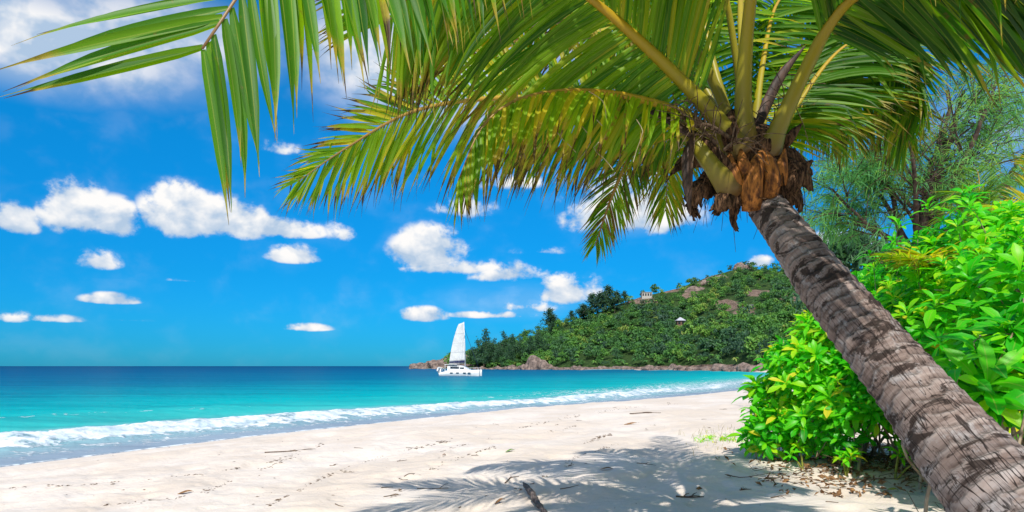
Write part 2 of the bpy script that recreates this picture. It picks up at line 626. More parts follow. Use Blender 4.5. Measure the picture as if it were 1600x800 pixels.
foam = np.exp(-(np.maximum(u - 0.2, 0) / 0.8) ** 2) * np.where(u < 0, np.exp(-((u + 0.4) / 1.5) ** 2), 1)
foam = 0.85 * foam * (0.65 + 0.7 * fbm(nx * 0.6, off * 0.9, 83, 3)) * np.clip(1.12 - wy / 200, .62, 1)
washf = 0.36 * np.clip(1 - np.abs(off - 2.0) / 4.5, 0, 1) + 0.5 * np.exp(-((off + wash - 0.1) / 0.28) ** 2)
far_wash = np.clip((wy - 38) / 30, 0, 1) * np.exp(-((off - 8) / 9) ** 2) * 0.50 * np.clip(1.6 - wy / 140, 0, 1)
foam2 = np.exp(-(second / 1.5) ** 2) * 0.30 * np.clip(fbm(nx * 0.05, off * 0, 57, 2) * 3 - 1.2, 0, 1)
foam = np.maximum.reduce([foam, washf, far_wash, foam2])
foam = np.where(RR > 330, 0, foam)
# surf on the rocks of the headland
dc = seg_dist(wx, wy, COAST)
foam = np.maximum(foam, 0.55 * np.exp(-(dc / 2.2) ** 2) * (wx > -110))
so = mesh('sea', np.stack([wx, wy, wz], -1).reshape(-1, 3), grid_faces(len(rr), len(th), True)[:, ::-1].copy(), SEA,
          attrs={'offshore': off.ravel(), 'foam': foam.ravel()})
tag(so, kind='structure')

# ------------------------------------------------------------------ hill across the bay
HPX = np.array([600, 640, 700, 760, 820, 880, 930, 1000, 1060, 1100, 1155, 1200, 1260, 1330, 1400, 1500, 1700, 2000])
HPY = np.array([572, 571, 561, 552, 530, 506, 490, 465, 450, 435, 419, 422, 426, 426, 430, 438, 470, 520])
HRD = np.array([640, 640, 640, 630, 620, 620, 610, 610, 620, 635, 650, 640, 620, 600, 580, 540, 480, 420])   # ridge distance
SPX = np.array([600, 640, 720, 800, 900, 1000, 1100, 1180, 1300, 1500, 2000])
SD = np.array([640, 606, 546, 496, 455, 421, 366, 300, 240, 200, 180])


def hill_pt(px, t):
    """t 0 at the shore, 1 at the ridge, up to 2 behind it"""
    px = np.asarray(px, float)
    sdp = np.interp(px, SPX, SD)
    rd = np.interp(px, HPX, HRD)
    rh = np.interp(px, HPX, (HZ - HPY) / F * HRD) + EYE
    d = sdp + (rd - sdp) * t
    up = np.clip(t, 0, 1)
    prof = 0.05 * np.minimum(up * 14, 1) + 0.95 * (up ** 1.15 * (1 - 0.25 * up * (1 - up)))
    dn = np.clip(t - 1, 0, 1)
    z = rh * prof * (1 - dn ** 1.5) + 0.2
    x = (px - 800) / F * d
    rough = (fbm(x * 0.03, d * 0.03, 91, 4) - 0.5)
    z = z + rough * np.minimum(rh * 0.14, 9) * np.minimum(up * 3, 1) * np.clip(1.0 - 0.6 * np.clip((up - .8) * 5, 0, 1), 0, 1) * (1 - dn)
    return x, d, z


pxs = np.linspace(662, 2000, 300)
ts = np.concatenate([np.linspace(0, 1, 90), np.linspace(1.03, 2, 14)])
PX, TT = np.meshgrid(pxs, ts)
hx, hy, hz = hill_pt(PX, TT)
hz[0] = -1.0
m, nt = new_mat('hill_ground')
pos = nt.pos()
n = nt.noise(pos, 0.05, 6, 0.65)
n2 = nt.noise(pos, 0.35, 5, 0.7)
bare = nt.attr('bare')
g = nt.mix(nt.sstep(n2, 0.35, 0.7), (0.018, 0.045, 0.012), (0.06, 0.11, 0.025))
e = nt.mix(nt.sstep(n2, 0.35, 0.65), (0.11, 0.075, 0.055), (0.27, 0.19, 0.15))
c = nt.mix(nt.sstep(nt.math('MULTIPLY_ADD', nt.math('SUBTRACT', n, 0.5), 1.4, bare), 0.45, 0.62), g, e)
out(nt, principled(nt, c, 0.9, 0.15, nt.bump(n2, 1.0, 2.5)))
HILLM = m


def bareness(px, py):
    b = np.zeros(np.shape(px))
    for (cx0, cy0, w, h, a) in [(1085, 463, 26, 8, .95), (1135, 478, 26, 12, 1.0), (1150, 495, 12, 14, .9), (1190, 458, 40, 6, 1.0), (1240, 464, 30, 7, 1.0),
                                (1000, 470, 40, 9, .8), (1035, 452, 40, 7, .7), (1100, 430, 45, 9, .85), (1155, 413, 14, 7, 1.0), (1165, 490, 20, 9, .8), (1120, 512, 10, 6, .6), (905, 505, 12, 5, .5)]:
        b = np.maximum(b, a * np.exp(-(((px - cx0) / w) ** 2 + ((py - cy0) / h) ** 2)))
    return b


hpy = HZ - (hz - EYE) / hy * F
ho = mesh('hill', np.stack([hx, hy, hz], -1).reshape(-1, 3), grid_faces(len(ts), len(pxs))[:, ::-1].copy(), HILLM,
          attrs={'bare': np.maximum(bareness(PX, hpy), 0.8 * (TT < 0.03)).ravel()})
tag(ho, kind='structure')


# ------------------------------------------------------------------ foliage material
def leaf_mat(name, stops, transl=0.35, rough=0.45, spec=0.35, tip=None, boost=1.6, patch=0.0, rib=0.0):
    m, nt = new_mat(name)
    r = nt.attr('rnd')
    c = nt.ramp(r, stops)
    if patch:
        pn = nt.noise(nt.pos(), patch, 3, 0.6)
        c = nt.mix(nt.sstep(pn, 0.35, 0.65, 0, 0.5), c, nt.mix(1.0, c, (0.55, 0.62, 0.5), 'MULTIPLY'))
    if tip:
        t = nt.attr('along')
        nz = nt.noise(nt.pos(), 22, 3, 0.6)
        tf = nt.math('ADD', nt.math('MULTIPLY_ADD', nt.math('SUBTRACT', r, 0.5), tip[3], t), nt.math('MULTIPLY', nt.math('SUBTRACT', nz, 0.5), 0.35))
        c = nt.mix(nt.sstep(tf, tip[1] - 0.16, tip[1]), c, (0.30, 0.24, 0.03))
        c = nt.mix(nt.sstep(tf, tip[1], tip[2]), c, tip[0])
        dry = nt.attr('dry')
        c = nt.mix(nt.sstep(nt.math('MULTIPLY_ADD', nt.math('SUBTRACT', nz, 0.5), 0.8, dry), 0.4, 0.6), c, (0.17, 0.095, 0.035))
    if rib:
        md = nt.attr('mid')
        c = nt.mix(nt.sstep(md, rib, 0.0, 0, 0.75), c, nt.mix(0.5, c, (0.42, 0.46, 0.10)))
        bl = nt.noise(nt.pos(), 38, 4, 0.7)
        c = nt.mix(nt.math('MULTIPLY', nt.sstep(bl, 0.62, 0.72), nt.sstep(md, 0.2, 1.0, 0.3, 0.9)), c, nt.mix(0.6, c, (0.24, 0.15, 0.03)))
    p = principled(nt, c, rough, spec)
    tr = nt.new('ShaderNodeBsdfTranslucent')
    tc = nt.mix(1.0, c, (boost * 1.15, boost, boost * 0.45), 'MULTIPLY')
    nt.put(tr.inputs[0], tc)
    mx = nt.new('ShaderNodeMixShader')
    mx.inputs[0].default_value = transl
    nt.put(mx.inputs[1], p)
    nt.put(mx.inputs[2], tr.outputs[0])
    out(nt, mx.outputs[0])
    return m


FOREST = leaf_mat('forest_leaves', [(0.0, (0.045, 0.10, 0.07)), (0.3, (0.055, 0.15, 0.05)), (0.6, (0.085, 0.235, 0.042)), (0.85, (0.16, 0.33, 0.05)), (1.0, (0.28, 0.34, 0.08))], 0.25, 0.55, 0.3)
PALMLEAF = leaf_mat('palm_leaf', [(0.0, (0.018, 0.090, 0.007)), (0.40, (0.065, 0.205, 0.006)), (0.75, (0.20, 0.36, 0.006)), (1.0, (0.42, 0.38, 0.015))],
                    0.50, 0.46, 0.33, tip=((0.050, 0.028, 0.015), 0.86, 0.98, 0.50), boost=2.0, rib=0.16)
BUSHLEAF = leaf_mat('naupaka_leaf', [(0.0, (0.012, 0.26, 0.005)), (0.30, (0.035, 0.48, 0.005)), (0.6, (0.16, 0.62, 0.005)), (0.82, (0.42, 0.68, 0.010)), (1.0, (0.70, 0.58, 0.03))], 0.46, 0.40, 0.32, boost=1.6, rib=0.14)
NEEDLE = leaf_mat('casuarina_needles', [(0.0, (0.06, 0.23, 0.11)), (0.5, (0.12, 0.36, 0.12)), (1.0, (0.32, 0.48, 0.06))], 0.5, 0.6, 0.2)


def simple_mat(name, c1, c2, scale=8, rough=0.8, spec=0.2, bump=0.5, dist=0.02, obj=True, stretch=(1, 1, 1), lo=0.35, hi=0.65):
    m, nt = new_mat(name)
    p = nt.objpos() if obj else nt.pos()
    n = nt.noise(nt.scalev(p, stretch), scale, 6, 0.65)
    c = nt.mix(nt.sstep(n, lo, hi), c1, c2)
    out(nt, principled(nt, c, rough, spec, nt.bump(n, bump, dist)))
    return m


BARK = simple_mat('brown_bark', (0.06, 0.045, 0.035), (0.20, 0.155, 0.12), 9, stretch=(1, 1, 0.25))
DARKBARK = simple_mat('dark_bark', (0.035, 0.022, 0.018), (0.11, 0.075, 0.06), 9)
STEM = simple_mat('pale_stem', (0.20, 0.14, 0.085), (0.42, 0.34, 0.24), 12, stretch=(1, 1, 0.3))
TWIG = simple_mat('dry_twig', (0.06, 0.038, 0.025), (0.19, 0.13, 0.085), 25)
GREENSTEM = simple_mat('green_stem', (0.20, 0.24, 0.04), (0.36, 0.34, 0.07), 14)
LITTER = simple_mat('dead_leaf', (0.11, 0.055, 0.025), (0.34, 0.19, 0.085), 30, bump=0.3)
m, nt = new_mat('granite')
pos = nt.pos()
n = nt.noise(pos, 0.35, 7, 0.7)
nn = nt.noise(nt.scalev(pos, (1, 1, 0.25)), 0.5, 5, 0.6)
c = nt.mix(nt.sstep(n, 0.35, 0.65), (0.10, 0.075, 0.065), (0.30, 0.225, 0.19))
c = nt.mix(nt.math('MULTIPLY', nt.sstep(nn, 0.55, 0.7), 0.7), c, (0.07, 0.06, 0.055))
out(nt, principled(nt, c, 0.85, 0.2, nt.bump(n, 1.0, 1.2)))
GRANITE = m


# ------------------------------------------------------------------ hill trees
def leaf_cloud(centers, normals, size, rnd, jitter=0.6, aspect=1.0):
    """one leaf-clump quad per centre, tilted about its normal"""
    n = len(centers)
    nn = nrm(normals + rng.normal(0, jitter, (n, 3)))
    a = nrm(np.cross(nn, rng.normal(0, 1, (n, 3))))
    b = np.cross(nn, a)
    s = (size * rng.uniform(0.6, 1.3, n))[:, None]
    k = s * aspect
    bend = nn * s * 0.25
    v = np.stack([centers - a * s - bend * 0.6, centers - b * k * 0.55, centers + a * s - bend, centers + b * k * 0.55 + bend * 0.3], 1).reshape(-1, 3)
    f = np.arange(4 * n).reshape(-1, 4)
    return v, f, np.repeat(rnd, 4)


def crown_points(n, rx, rz, lobes=7, seed=0, flat=0.0):
    """points on the outside of a lumpy crown, crown base at z=0"""
    g = np.random.default_rng(seed)
    lc = g.normal(0, 1, (lobes, 3))
    lc = nrm(lc) * g.uniform(0.3, 0.62, (lobes, 1))
    lr = g.uniform(0.34, 0.58, lobes)
    k = g.integers(0, lobes, n)
    dv = nrm(g.normal(0, 1, (n, 3)))
    dv[:, 2] = np.abs(dv[:, 2]) * 0.9 - 0.25 * g.random(n)
    p = lc[k] + dv * (lr[k] * g.uniform(0.75, 1.05, n))[:, None]
    p[:, 2] = np.maximum(p[:, 2], -0.75)
    nrmv = nrm(dv + 0.3 * p)
    return p * np.array([rx, rx, rz]) + np.array([0, 0, rz * 0.8]), nrmv


def broad_crown(nq, rx, rz, seed, size, base):
    p, nv = crown_points(nq, rx, rz, 8, seed)
    g = np.random.default_rng(seed + 5)
    r = np.clip(base + g.normal(0, 0.11, nq), 0, 1)
    return leaf_cloud(p, nv, size, r)


def feather_crown(nq, rx, h, seed, size, base):
    """upright, ragged casuarina crown"""
    g = np.random.default_rng(seed)
    nb = 26
    bz = g.uniform(0.18, 1.0, nb)
    ba = g.uniform(0, 6.28, nb)
    bl = rx * np.sin(np.clip(bz * 1.05 + .12, 0, 1) ** .8 * math.pi) ** .6 * g.uniform(0.45, 1.15, nb) + rx * .1
    k = g.integers(0, nb, nq)
    t = g.uniform(0.15, 1, nq) ** 0.7
    p = np.stack([np.cos(ba[k]) * bl[k] * t, np.sin(ba[k]) * bl[k] * t, h * bz[k] + h * 0.14 * t + 0], 1)
    p += g.normal(0, rx * 0.15, (nq, 3))
    v, f, r = leaf_cloud(p, nrm(g.normal(0, 1, (nq, 3))), size, np.clip(base + g.normal(0, 0.1, nq), 0, 1), 0.5, 0.5)
    return v, f, r


def palm_crown(seed, rad, base):
    g = np.random.default_rng(seed)
    mb = MB()
    for k in range(11):
        a = k * 2.4 + g.uniform(-.3, .3)
        e = g.uniform(-0.2, 0.9)
        d = np.array([math.cos(a) * math.cos(e), math.sin(a) * math.cos(e), math.sin(e)])
        t = np.linspace(0, 1, 5)[:, None]
        c = d * rad * t + np.array([0, 0, -0.75 * rad]) * t ** 2.2
        s = np.array([-math.sin(a), math.cos(a), 0.0]) * rad * 0.16
        w = np.array([.3, 1, 1, .8, .1])[:, None]
        v = np.concatenate([c + s * w - [0, 0, .12 * rad] * w, c, c - s * w - [0, 0, .12 * rad] * w], 1).reshape(-1, 3)
        mb.add(v, grid_faces(5, 3), rnd=np.clip(base + g.normal(0, .1), 0, 1))
    return np.vstack(mb.v), np.vstack(mb.f), np.concatenate(mb.a['rnd'])


# the wood as a whole
wood = MB()
g = np.random.default_rng(5)
protos_b = [broad_crown(150, 1, 0.95, 100 + i, 0.155, 0) for i in range(6)]
protos_p = [palm_crown(200 + i, 1.0, 0.0) for i in range(5)]
cnt = 0
tree_spots = []
while cnt < 2300:
    px = g.uniform(700, 1420)
    t = 0.012 + g.uniform(0.0, 1.03) ** 1.05
    x, d, z = (float(v) for v in hill_pt(px, t))
    py = HZ - (z - EYE) / d * F
    if px < 760 and t < 0.2 and g.random() < .6:
        continue
    if g.random() < bareness(px, py) * 1.25:
        continue
    if t < 0.05 and (px < 735 or 815 < px < 858):
        continue
    cnt += 1
    pal = g.random() < np.clip(0.75 - t * 1.2, 0.05, 0.6) * (0.25 + 0.75 * (fbm(np.array([px * .02]), np.array([py * .04]), 7)[0] > .45))
    if pal:
        v, f, r = protos_p[g.integers(0, 5)]
        s = g.uniform(1.6, 2.7)
        hh = g.uniform(2.0, 5.0)
        base = g.uniform(0.35, 0.8)
    else:
        v, f, r = protos_b[g.integers(0, 6)]
        s = g.uniform(2.4, 5.2) * (1.0 if t < .75 else 0.8) * (1.35 if g.random() < .25 else 1)
        hh = g.uniform(-0.5, 1.6)
        base = np.clip(0.42 + 0.5 * (fbm(np.array([px * .03]), np.array([py * .05]), 17)[0] - .5) + g.normal(0, .22), 0.02, 0.95)
    a = g.uniform(0, 6.28)
    rot = np.array([[math.cos(a), -math.sin(a), 0], [math.sin(a), math.cos(a), 0], [0, 0, 1]])
    wood.add(v @ rot.T * s * np.array([1, 1, g.uniform(.8, 1.25)]) + np.array([x, d, z + hh]), f, rnd=np.clip(r + base, 0, 1))
wo_ = wood.build('hillside_forest', FOREST, smooth=False)
tag(wo_, 'dense mixed green forest with palms covering the hill across the bay', 'forest', kind='stuff')


def copy_tree(src, loc, rz=0.0, sc=None, label=None, group=None):
    r = src.copy()
    COL.objects.link(r)
    r.location = tuple(float(v) for v in loc)
    r.rotation_euler = (0, 0, rz)
    if sc is not None:
        r.scale = (sc, sc, sc) if np.isscalar(sc) else sc
    if label: r['label'] = label
    if group: r['group'] = group
    for ch in list(src.children):
        c = ch.copy()
        COL.objects.link(c)
        c.parent = r
        for gch in ch.children:
            q = gch.copy()
            COL.objects.link(q)
            q.parent = c
    return r


def far_tree(name, label, cat, crown, trunk_h, trunk_r, group, mat=FOREST):
    t = empty(name)
    tag(t, label, cat, group)
    v, f, r = crown
    mesh('crown', v, f, mat, t, {'rnd': r}, smooth=False)
    c = np.array([(0, 0, -1.5), (0.1, 0, trunk_h * .5), (0, 0.1, trunk_h)])
    tv, tf = tube(c, [trunk_r, trunk_r * .8, trunk_r * .5], 6)
    MB().add(tv, tf).build('trunk', BARK, t)
    return t


def hill_place(px, t):
    x, d, z = (float(v) for v in hill_pt(px, t))
    return np.array([x, d, z])


# feathery grey-green casuarinas breaking the skyline
GC = 'grey-green casuarinas on the skyline of the near spur'
lab = 'tall feathery grey-green casuarina breaking the skyline above the near spur of the hill'
cas = None
for i, (px, t, s) in enumerate([(858, .95, 19), (864, .8, 14), (912, .93, 17), (925, .95, 22), (938, .9, 22), (951, .95, 23), (963, .9, 20), (975, .97, 11), (893, .98, 11)]):
    if cas is None:
        cas = far_tree('casuarina_tree', lab, 'tree', feather_crown(800, 0.34, 1.0, 300, 0.055, 0.10), 0.7, 0.018, GC)
        o = cas
        o.location = hill_place(px, t)
        o.scale = (s * 1.4, s * 1.4, s)
    else:
        o = copy_tree(cas, hill_place(px, t), i * 1.7, (s * random.uniform(1.3, 1.8), s * 1.4, s * random.uniform(.8, 1.05)), lab, GC)
# dark casuarina stand behind the boat
GD = 'dark casuarinas at the foot of the hill behind the boat'
lab = 'dark dense casuarina at the foot of the hill beside the sail'
src = None
for i, (px, t, s) in enumerate([(738, .12, 14), (747, .2, 19), (758, .15, 26), (772, .12, 20), (788, .2, 24), (800, .14, 20), (814, .2, 19), (745, .08, 13), (764, .08, 17), (780, .07, 16), (797, .07, 15), (828, .2, 19), (842, .3, 18)]):
    if src is None:
        src = far_tree('casuarina_tree', lab, 'tree', feather_crown(900, 0.40, 1.0, 310, 0.055, 0.14), 0.7, 0.02, GD)
        src.location = hill_place(px, t)
        src.scale = (s, s, s)
    else:
        copy_tree(src, hill_place(px, t), i * 2.1, (s * .85, s * .85, s * random.uniform(.85, 1.0)), lab, GD)
# big round trees standing out of the wood
GB = 'broad round trees standing out of the wood on the hill'
lab = 'broad round-crowned tree standing out of the wood on the hill'
src = None
for i, (px, t, s, b) in enumerate([(868, .55, 9, .7), (880, .62, 8, .72), (846, .45, 8, .6), (900, .25, 7, .5), (972, .35, 10, .62), (998, .33, 9, .22), (1042, .38, 9, .55), (1110, .10, 11, .30), (1135, .14, 12, .28), (1152, .10, 10, .3), (1165, .13, 11, .32),
                                   (1200, .84, 9, .6), (1215, .80, 10, .62), (1232, .84, 9, .55), (1185, .85, 8, .6), (1150, .86, 8, .55), (1165, .84, 8, .5), (1120, .80, 8, .5), (1110, .78, 9, .52), (1064, .70, 6, .42), (1090, .42, 8, .5), (1130, .45, 8, .5),
                                   (1200, .22, 12, .62), (1222, .28, 13, .66), (1240, .2, 12, .6), (1186, .15, 9, .55), (1250, .32, 12, .6)]):
    if src is None:
        src = far_tree('broadleaf_tree', lab, 'tree', broad_crown(520, 0.62, 0.5, 320, 0.10, 0.55), 0.4, 0.03, GB)
        o = src
    else:
        o = copy_tree(src, (0, 0, 0), i * 1.3, 1, lab, GB)
    if b < .4:
        me = bpy.data.meshes.get('dark_crown')
        if me is None:
            me = [c for c in o.children if c.name.startswith('crown')][0].data.copy()
            me.name = 'dark_crown'
            a = np.zeros(len(me.vertices), np.float32)
            me.attributes['rnd'].data.foreach_get('value', a)
            me.attributes['rnd'].data.foreach_set('value', np.clip(a - .36, 0, 1))
        [c for c in o.children if c.name.startswith('crown')][0].data = me
        o['label'] = 'dark round-crowned tree standing out of the wood low on the hill'
        o['group'] = 'dark round trees low on the hill'
    o.location = hill_place(px, t) - np.array([0, 0, .6])
    o.scale = (s, s, s * random.uniform(.85, 1.1))


# rocks
def rock_mesh(seed, sub=4, rough=0.35):
    import bmesh
    from mathutils import noise as mn
    bm = bmesh.new()
    bmesh.ops.create_icosphere(bm, subdivisions=sub, radius=1)
    o = Vector((seed * 3.1, seed * 1.7, seed))
    for v in bm.verts:
        p = v.co.copy()
        cel = mn.voronoi(p * 1.3 + o)[0][0]
        n = mn.fractal(p * 1.6 + o, 1.0, 2.0, 4)
        v.co = p * (0.8 + 0.35 * cel + rough * 0.6 * n)
    me = bpy.data.meshes.new('granite_rock')
    bm.to_mesh(me)
    bm.free()
    me.polygons.foreach_set('use_smooth', np.full(len(me.polygons), True))
    me.materials.append(GRANITE)
    return me


RM = [rock_mesh(i) for i in range(5)]
rk = 0


def rock(px, d, z, sx_, sy_, sz_, label, group, rz=0):
    global rk
    o = link('granite_rock', RM[rk % 5])
    rk += 1
    o.location = ((px - 800) / F * d, d, z)
    o.scale = (sx_, sy_, sz_)
    o.rotation_euler = (random.uniform(-.2, .2), random.uniform(-.2, .2), rz)
    tag(o, label, 'rock', group)


GH = 'low bare granite rocks of the headland tip'
for px, d, z, a, b, cc in [(648, 604, .6, 5, 5, 4.2), (660, 600, 1, 8, 6, 4), (672, 596, 1, 8, 6, 5.2), (686, 590, 2, 10, 8, 6), (702, 584, 3, 10, 8, 8), (716, 578, 3, 10, 8, 9.5), (730, 570, 2, 9, 8, 9), (664, 592, 0, 7, 5, 2.6), (690, 578, 0, 9, 6, 3.0), (712, 568, 0, 9, 6, 3.4), (732, 560, 0, 8, 6, 4)]:
    rock(px, d, z, a, b, cc, 'low bare granite rock on the headland tip left of the wood', GH, random.uniform(-.3, .3))
rock(836, 476, 1.0, 7.5, 6, 8.6, 'large pale granite boulder under the wood right of the boat', None)
rock(850, 472, 0.5, 6.5, 5, 5.4, 'sloping granite boulder against the right side of the large pale one', None)
rock(822, 480, 0.2, 4.5, 4, 4.0, 'small granite boulder against the left side of the large pale one', None)
rock(800, 490, 0, 4.5, 4, 3.6, 'rounded granite rock between the dark casuarinas and the large boulder', None)
GS = 'granite rocks lining the far shore'
for px in np.arange(742, 1195, 5.2):
    d = np.interp(px, SPX, SD) - random.uniform(0, 5)
    big = 1.3 if 955 < px < 985 or px > 1110 else 1.0
    if 812 < px < 860:
        continue
    w = random.uniform(1.3, 3.0) * big
    rock(px + random.uniform(-2, 2), d, random.uniform(-.4, .6), w * 1.25, w, w * random.uniform(.6, 1.1), 'granite rock in the low line of stones along the far shore', GS, random.uniform(0, 3))
x, d, z = hill_place(1155, 1.0)
rock(1155, d, z - 1.5, 6, 6, 7, 'dark granite outcrop crowning the hill', None)
rock(1166, d, z - 2.5, 7, 6, 5, 'low granite outcrop beside the summit rock', None)
for px, t, a, b, cc in [(1088, .90, 11, 6, 5), (1106, .94, 13, 6, 4.5), (1122, .95, 12, 6, 4.5)]:
    x, d, z = hill_place(px, t)
    rock(px, d, z - 2, a, b, cc, 'bare granite slab on the left shoulder of the summit', 'granite slabs below the summit')

# houses on the hill
WHITE = simple_mat('white_paint', (0.72, 0.71, 0.68), (0.82, 0.81, 0.78), 3, 0.6, bump=0.1)
SLATE = simple_mat('grey_roof', (0.30, 0.31, 0.36), (0.48, 0.50, 0.56), 1.5, 0.6, bump=0.2, stretch=(1, 1, 6))
DARKGLASS = simple_mat('dark_glass', (0.012, 0.016, 0.022), (0.02, 0.025, 0.03), 1, 0.15, 0.6, bump=0)
TIMBER = simple_mat('timber', (0.10, 0.06, 0.04), (0.22, 0.14, 0.10), 3)


CREAM = simple_mat('weathered_render', (0.34, 0.33, 0.30), (0.48, 0.46, 0.42), 2, 0.8, bump=0.1)


def roof_hip(w, dd, h, ov, z):
    v = np.array([(-w - ov, -dd - ov, z), (w + ov, -dd - ov, z), (w + ov, dd + ov, z), (-w - ov, dd + ov, z), (-w * .15, 0, z + h), (w * .15, 0, z + h)])
    f = np.array([(0, 1, 5, 4), (2, 3, 4, 5), (1, 2, 5, 5), (3, 0, 4, 4), (0, 3, 2, 1)])
    return v, f


def house(name, label, px, t, w, dd, h, rh, wallm, roofm, nwin):
    loc = hill_place(px, t)
    o = empty(name, loc)
    tag(o, label, 'house')
    MB().add(*box(-w, w, -dd, dd, -4, h)).build('wall', wallm, o, smooth=False)
    if rh > 0:
        MB().add(*roof_hip(w, dd, rh, .8, h + .02)).build('roof', roofm, o, smooth=False)
    else:
        MB().add(*box(-w - .4, w + .4, -dd - .4, dd + .4, h + .01, h + .35)).build('roof', roofm, o, smooth=False)
    for k in range(nwin):
        xx = -w + (k + .5) * 2 * w / nwin
        MB().add(*box(xx - w / nwin * .55, xx + w / nwin * .55, -dd - .06, -dd + .1, h * .3, h * .8)).build('window', DARKGLASS, o, smooth=False)
    return o


house('hill_pavilion', 'small timber pavilion with pale grey hipped roof amid the wood on the hillside', 1063, .46, 2.8, 2.5, 3.8, 2.6, TIMBER, SLATE, 2)
house('hill_house', 'white flat-roofed house on the ridge of the near spur', 1010, .97, 4.6, 3, 4.4, 0, CREAM, CREAM, 4)
house('hill_house', 'low grey timber house on the bare slope below the summit, partly behind trees', 1168, .50, 4.5, 3, 3.0, 0, TIMBER, SLATE, 3)

# ------------------------------------------------------------------ catamaran
HULLW = simple_mat('white_gelcoat', (0.68, 0.69, 0.69), (0.74, 0.75, 0.74), 2, 0.25, 0.5, bump=0)
SAILC = simple_mat('sail_cloth', (0.56, 0.57, 0.57), (0.66, 0.67, 0.66), 1.2, 0.7, bump=0.3, dist=0.05)
NAVY = simple_mat('navy_canvas', (0.01, 0.015, 0.06), (0.02, 0.03, 0.10), 4)
METAL = simple_mat('aluminium', (0.55, 0.56, 0.58), (0.66, 0.67, 0.69), 3, 0.35, 0.5, bump=0)
BD = F * EYE / 15.6
bx0 = (720 - 800) / F * BD
pxm = BD / F                                         # metres per photo pixel at the boat
boat = empty('catamaran', (bx0, BD, 0), R(-6))
tag(boat, 'white sailing catamaran with its mainsail up on the turquoise bay', 'catamaran')
LH = 5.2                                             # half length


def hull(yc):
    st = np.array([-1, -.92, -.6, -.2, .2, .55, .8, .95, 1.0])
    wid = np.array([.55, .62, .75, .8, .78, .62, .4, .15, .03])
    dk = np.array([.75, .95, 1.25, 1.4, 1.45, 1.5, 1.55, 1.6, 1.62])
    keel = np.array([-.1, -.3, -.45, -.5, -.5, -.45, -.4, -.3, -.15])
    rows = []
    for s, w, dz, kz in zip(st, wid, dk, keel):
        x = s * LH
        rows.append([(x, yc - w, dz), (x, yc - w * .96, dz * .5), (x, yc - w * .7, .05), (x, yc, kz), (x, yc + w * .7, .05), (x, yc + w * .96, dz * .5), (x, yc + w, dz), (x, yc, dz + .07)])
    v = np.array(rows, float).reshape(-1, 3)
    f = grid_faces(len(st), 8, True)
    cap = np.array([(0, 1, 2, 3), (0, 3, 4, 7), (7, 4, 5, 6)])
    return v, np.vstack([f, cap])


for yc in (-2.3, 2.3):
    h = MB().add(*hull(yc)).build('hull', HULLW, boat)
    for xx in (-1.9, -.3, 1.5, 2.7):
        s = -1 if yc < 0 else 1
        MB().add(*box(xx - .38, xx + .38, yc + s * .76, yc + s * .84, .72, .98)).build('porthole', DARKGLASS, h, smooth=False)
MB().add(*box(-3.9, 3.2, -1.7, 1.7, .85, 1.42)).build('bridge_deck', HULLW, boat, smooth=False)
cab = np.array([(-3.2, 1.45), (-3.2, 2.55), (-2.6, 2.75), (.2, 2.75), (1.2, 2.4), (2.6, 1.5)])
v = np.vstack([np.c_[cab[:, 0], np.full(6, s * 2.0), cab[:, 1]] for s in (-1, 1)])
v[[2, 3, 4], 1] = -1.7
v[[8, 9, 10], 1] = 1.7
f = [tuple(range(6))[::-1], tuple(range(6, 12))] + [(i, (i + 1) % 6, (i + 1) % 6 + 6, i + 6) for i in range(6)]
cabin = mesh('cabin', v, f, HULLW, boat, smooth=False)
MB().add(*box(-2.4, -.1, -2.02, -1.6, 1.95, 2.45)).build('window', DARKGLASS, cabin, smooth=False)
MB().add(*box(.15, 1.2, -2.02, -1.6, 1.9, 2.28)).build('window', DARKGLASS, cabin, smooth=False)
MB().add(*box(-3.9, -.6, -2.1, 2.1, 2.95, 3.07)).add(*box(-3.8, -3.7, -2, -1.9, 1.4, 2.95)).add(*box(-3.8, -3.7, 1.9, 2, 1.4, 2.95)).add(*box(-.8, -.7, -1.6, -1.5, 2.7, 2.95)).build('bimini_roof', HULLW, boat, smooth=False)
mx_, mtop = 1.15, 14.1
tv, tf = tube(np.array([(mx_, 0, 2.2), (mx_ - .1, 0, 8), (mx_ - .35, 0, mtop)]), [.15, .13, .09], 8, (1, 0, 0))
mast = MB().add(tv, tf).build('mast', METAL, boat)
MB().add(*box(mx_ - .05, mx_ + .05, -.9, .9, 6.5, 6.56)).add(*box(mx_ - .2, mx_, -.7, .7, 10.5, 10.55)).build('spreader', METAL, mast, smooth=False)
tv, tf = tube(np.array([(mx_ - .1, 0, 3.45), (-3.1, -.15, 3.3)]), [.11, .1], 8)
MB().add(tv, tf).build('boom', METAL, boat)
# mainsail: square-headed, bellied to leeward, with battens
NV, NU = 22, 14
vv = []
for i in range(NV):
    t = i / (NV - 1)
    lx = mx_ - .12 - .23 * t
    foot = 4.15 * (1 - t) + 1.45 * t + .32 * math.sin(t * math.pi)
    for j in range(NU):
        uu = j / (NU - 1)
        z = 3.95 + t * (mtop - .1 - 3.95) - uu * .25 * (1 - t) - uu * .5 * max(0, t - .9) * 8
        vv.append((lx - foot * uu, .55 * math.sin(uu * math.pi * .8) * (1 - .5 * t) + .5 * uu * t + .02 * math.sin(t * 40), z))
so_ = mesh('mainsail', np.array(vv), grid_faces(NV, NU), SAILC, boat)
so_.modifiers.new('thick', 'SOLIDIFY').thickness = .02
for t in (.25, .5, .75):
    i = int(t * (NV - 1))
    tv, tf = tube(np.array(vv[i * NU:(i + 1) * NU]) + [0, -.04, 0], .035, 5)
    MB().add(tv, tf).build('batten', METAL, so_)
tv, tf = tube(np.array([(mx_ - .1, 0, 3.72), (-1, -.1, 3.68), (-3.0, -.15, 3.55)]), [.30, .27, .16], 10, flat=1.0)
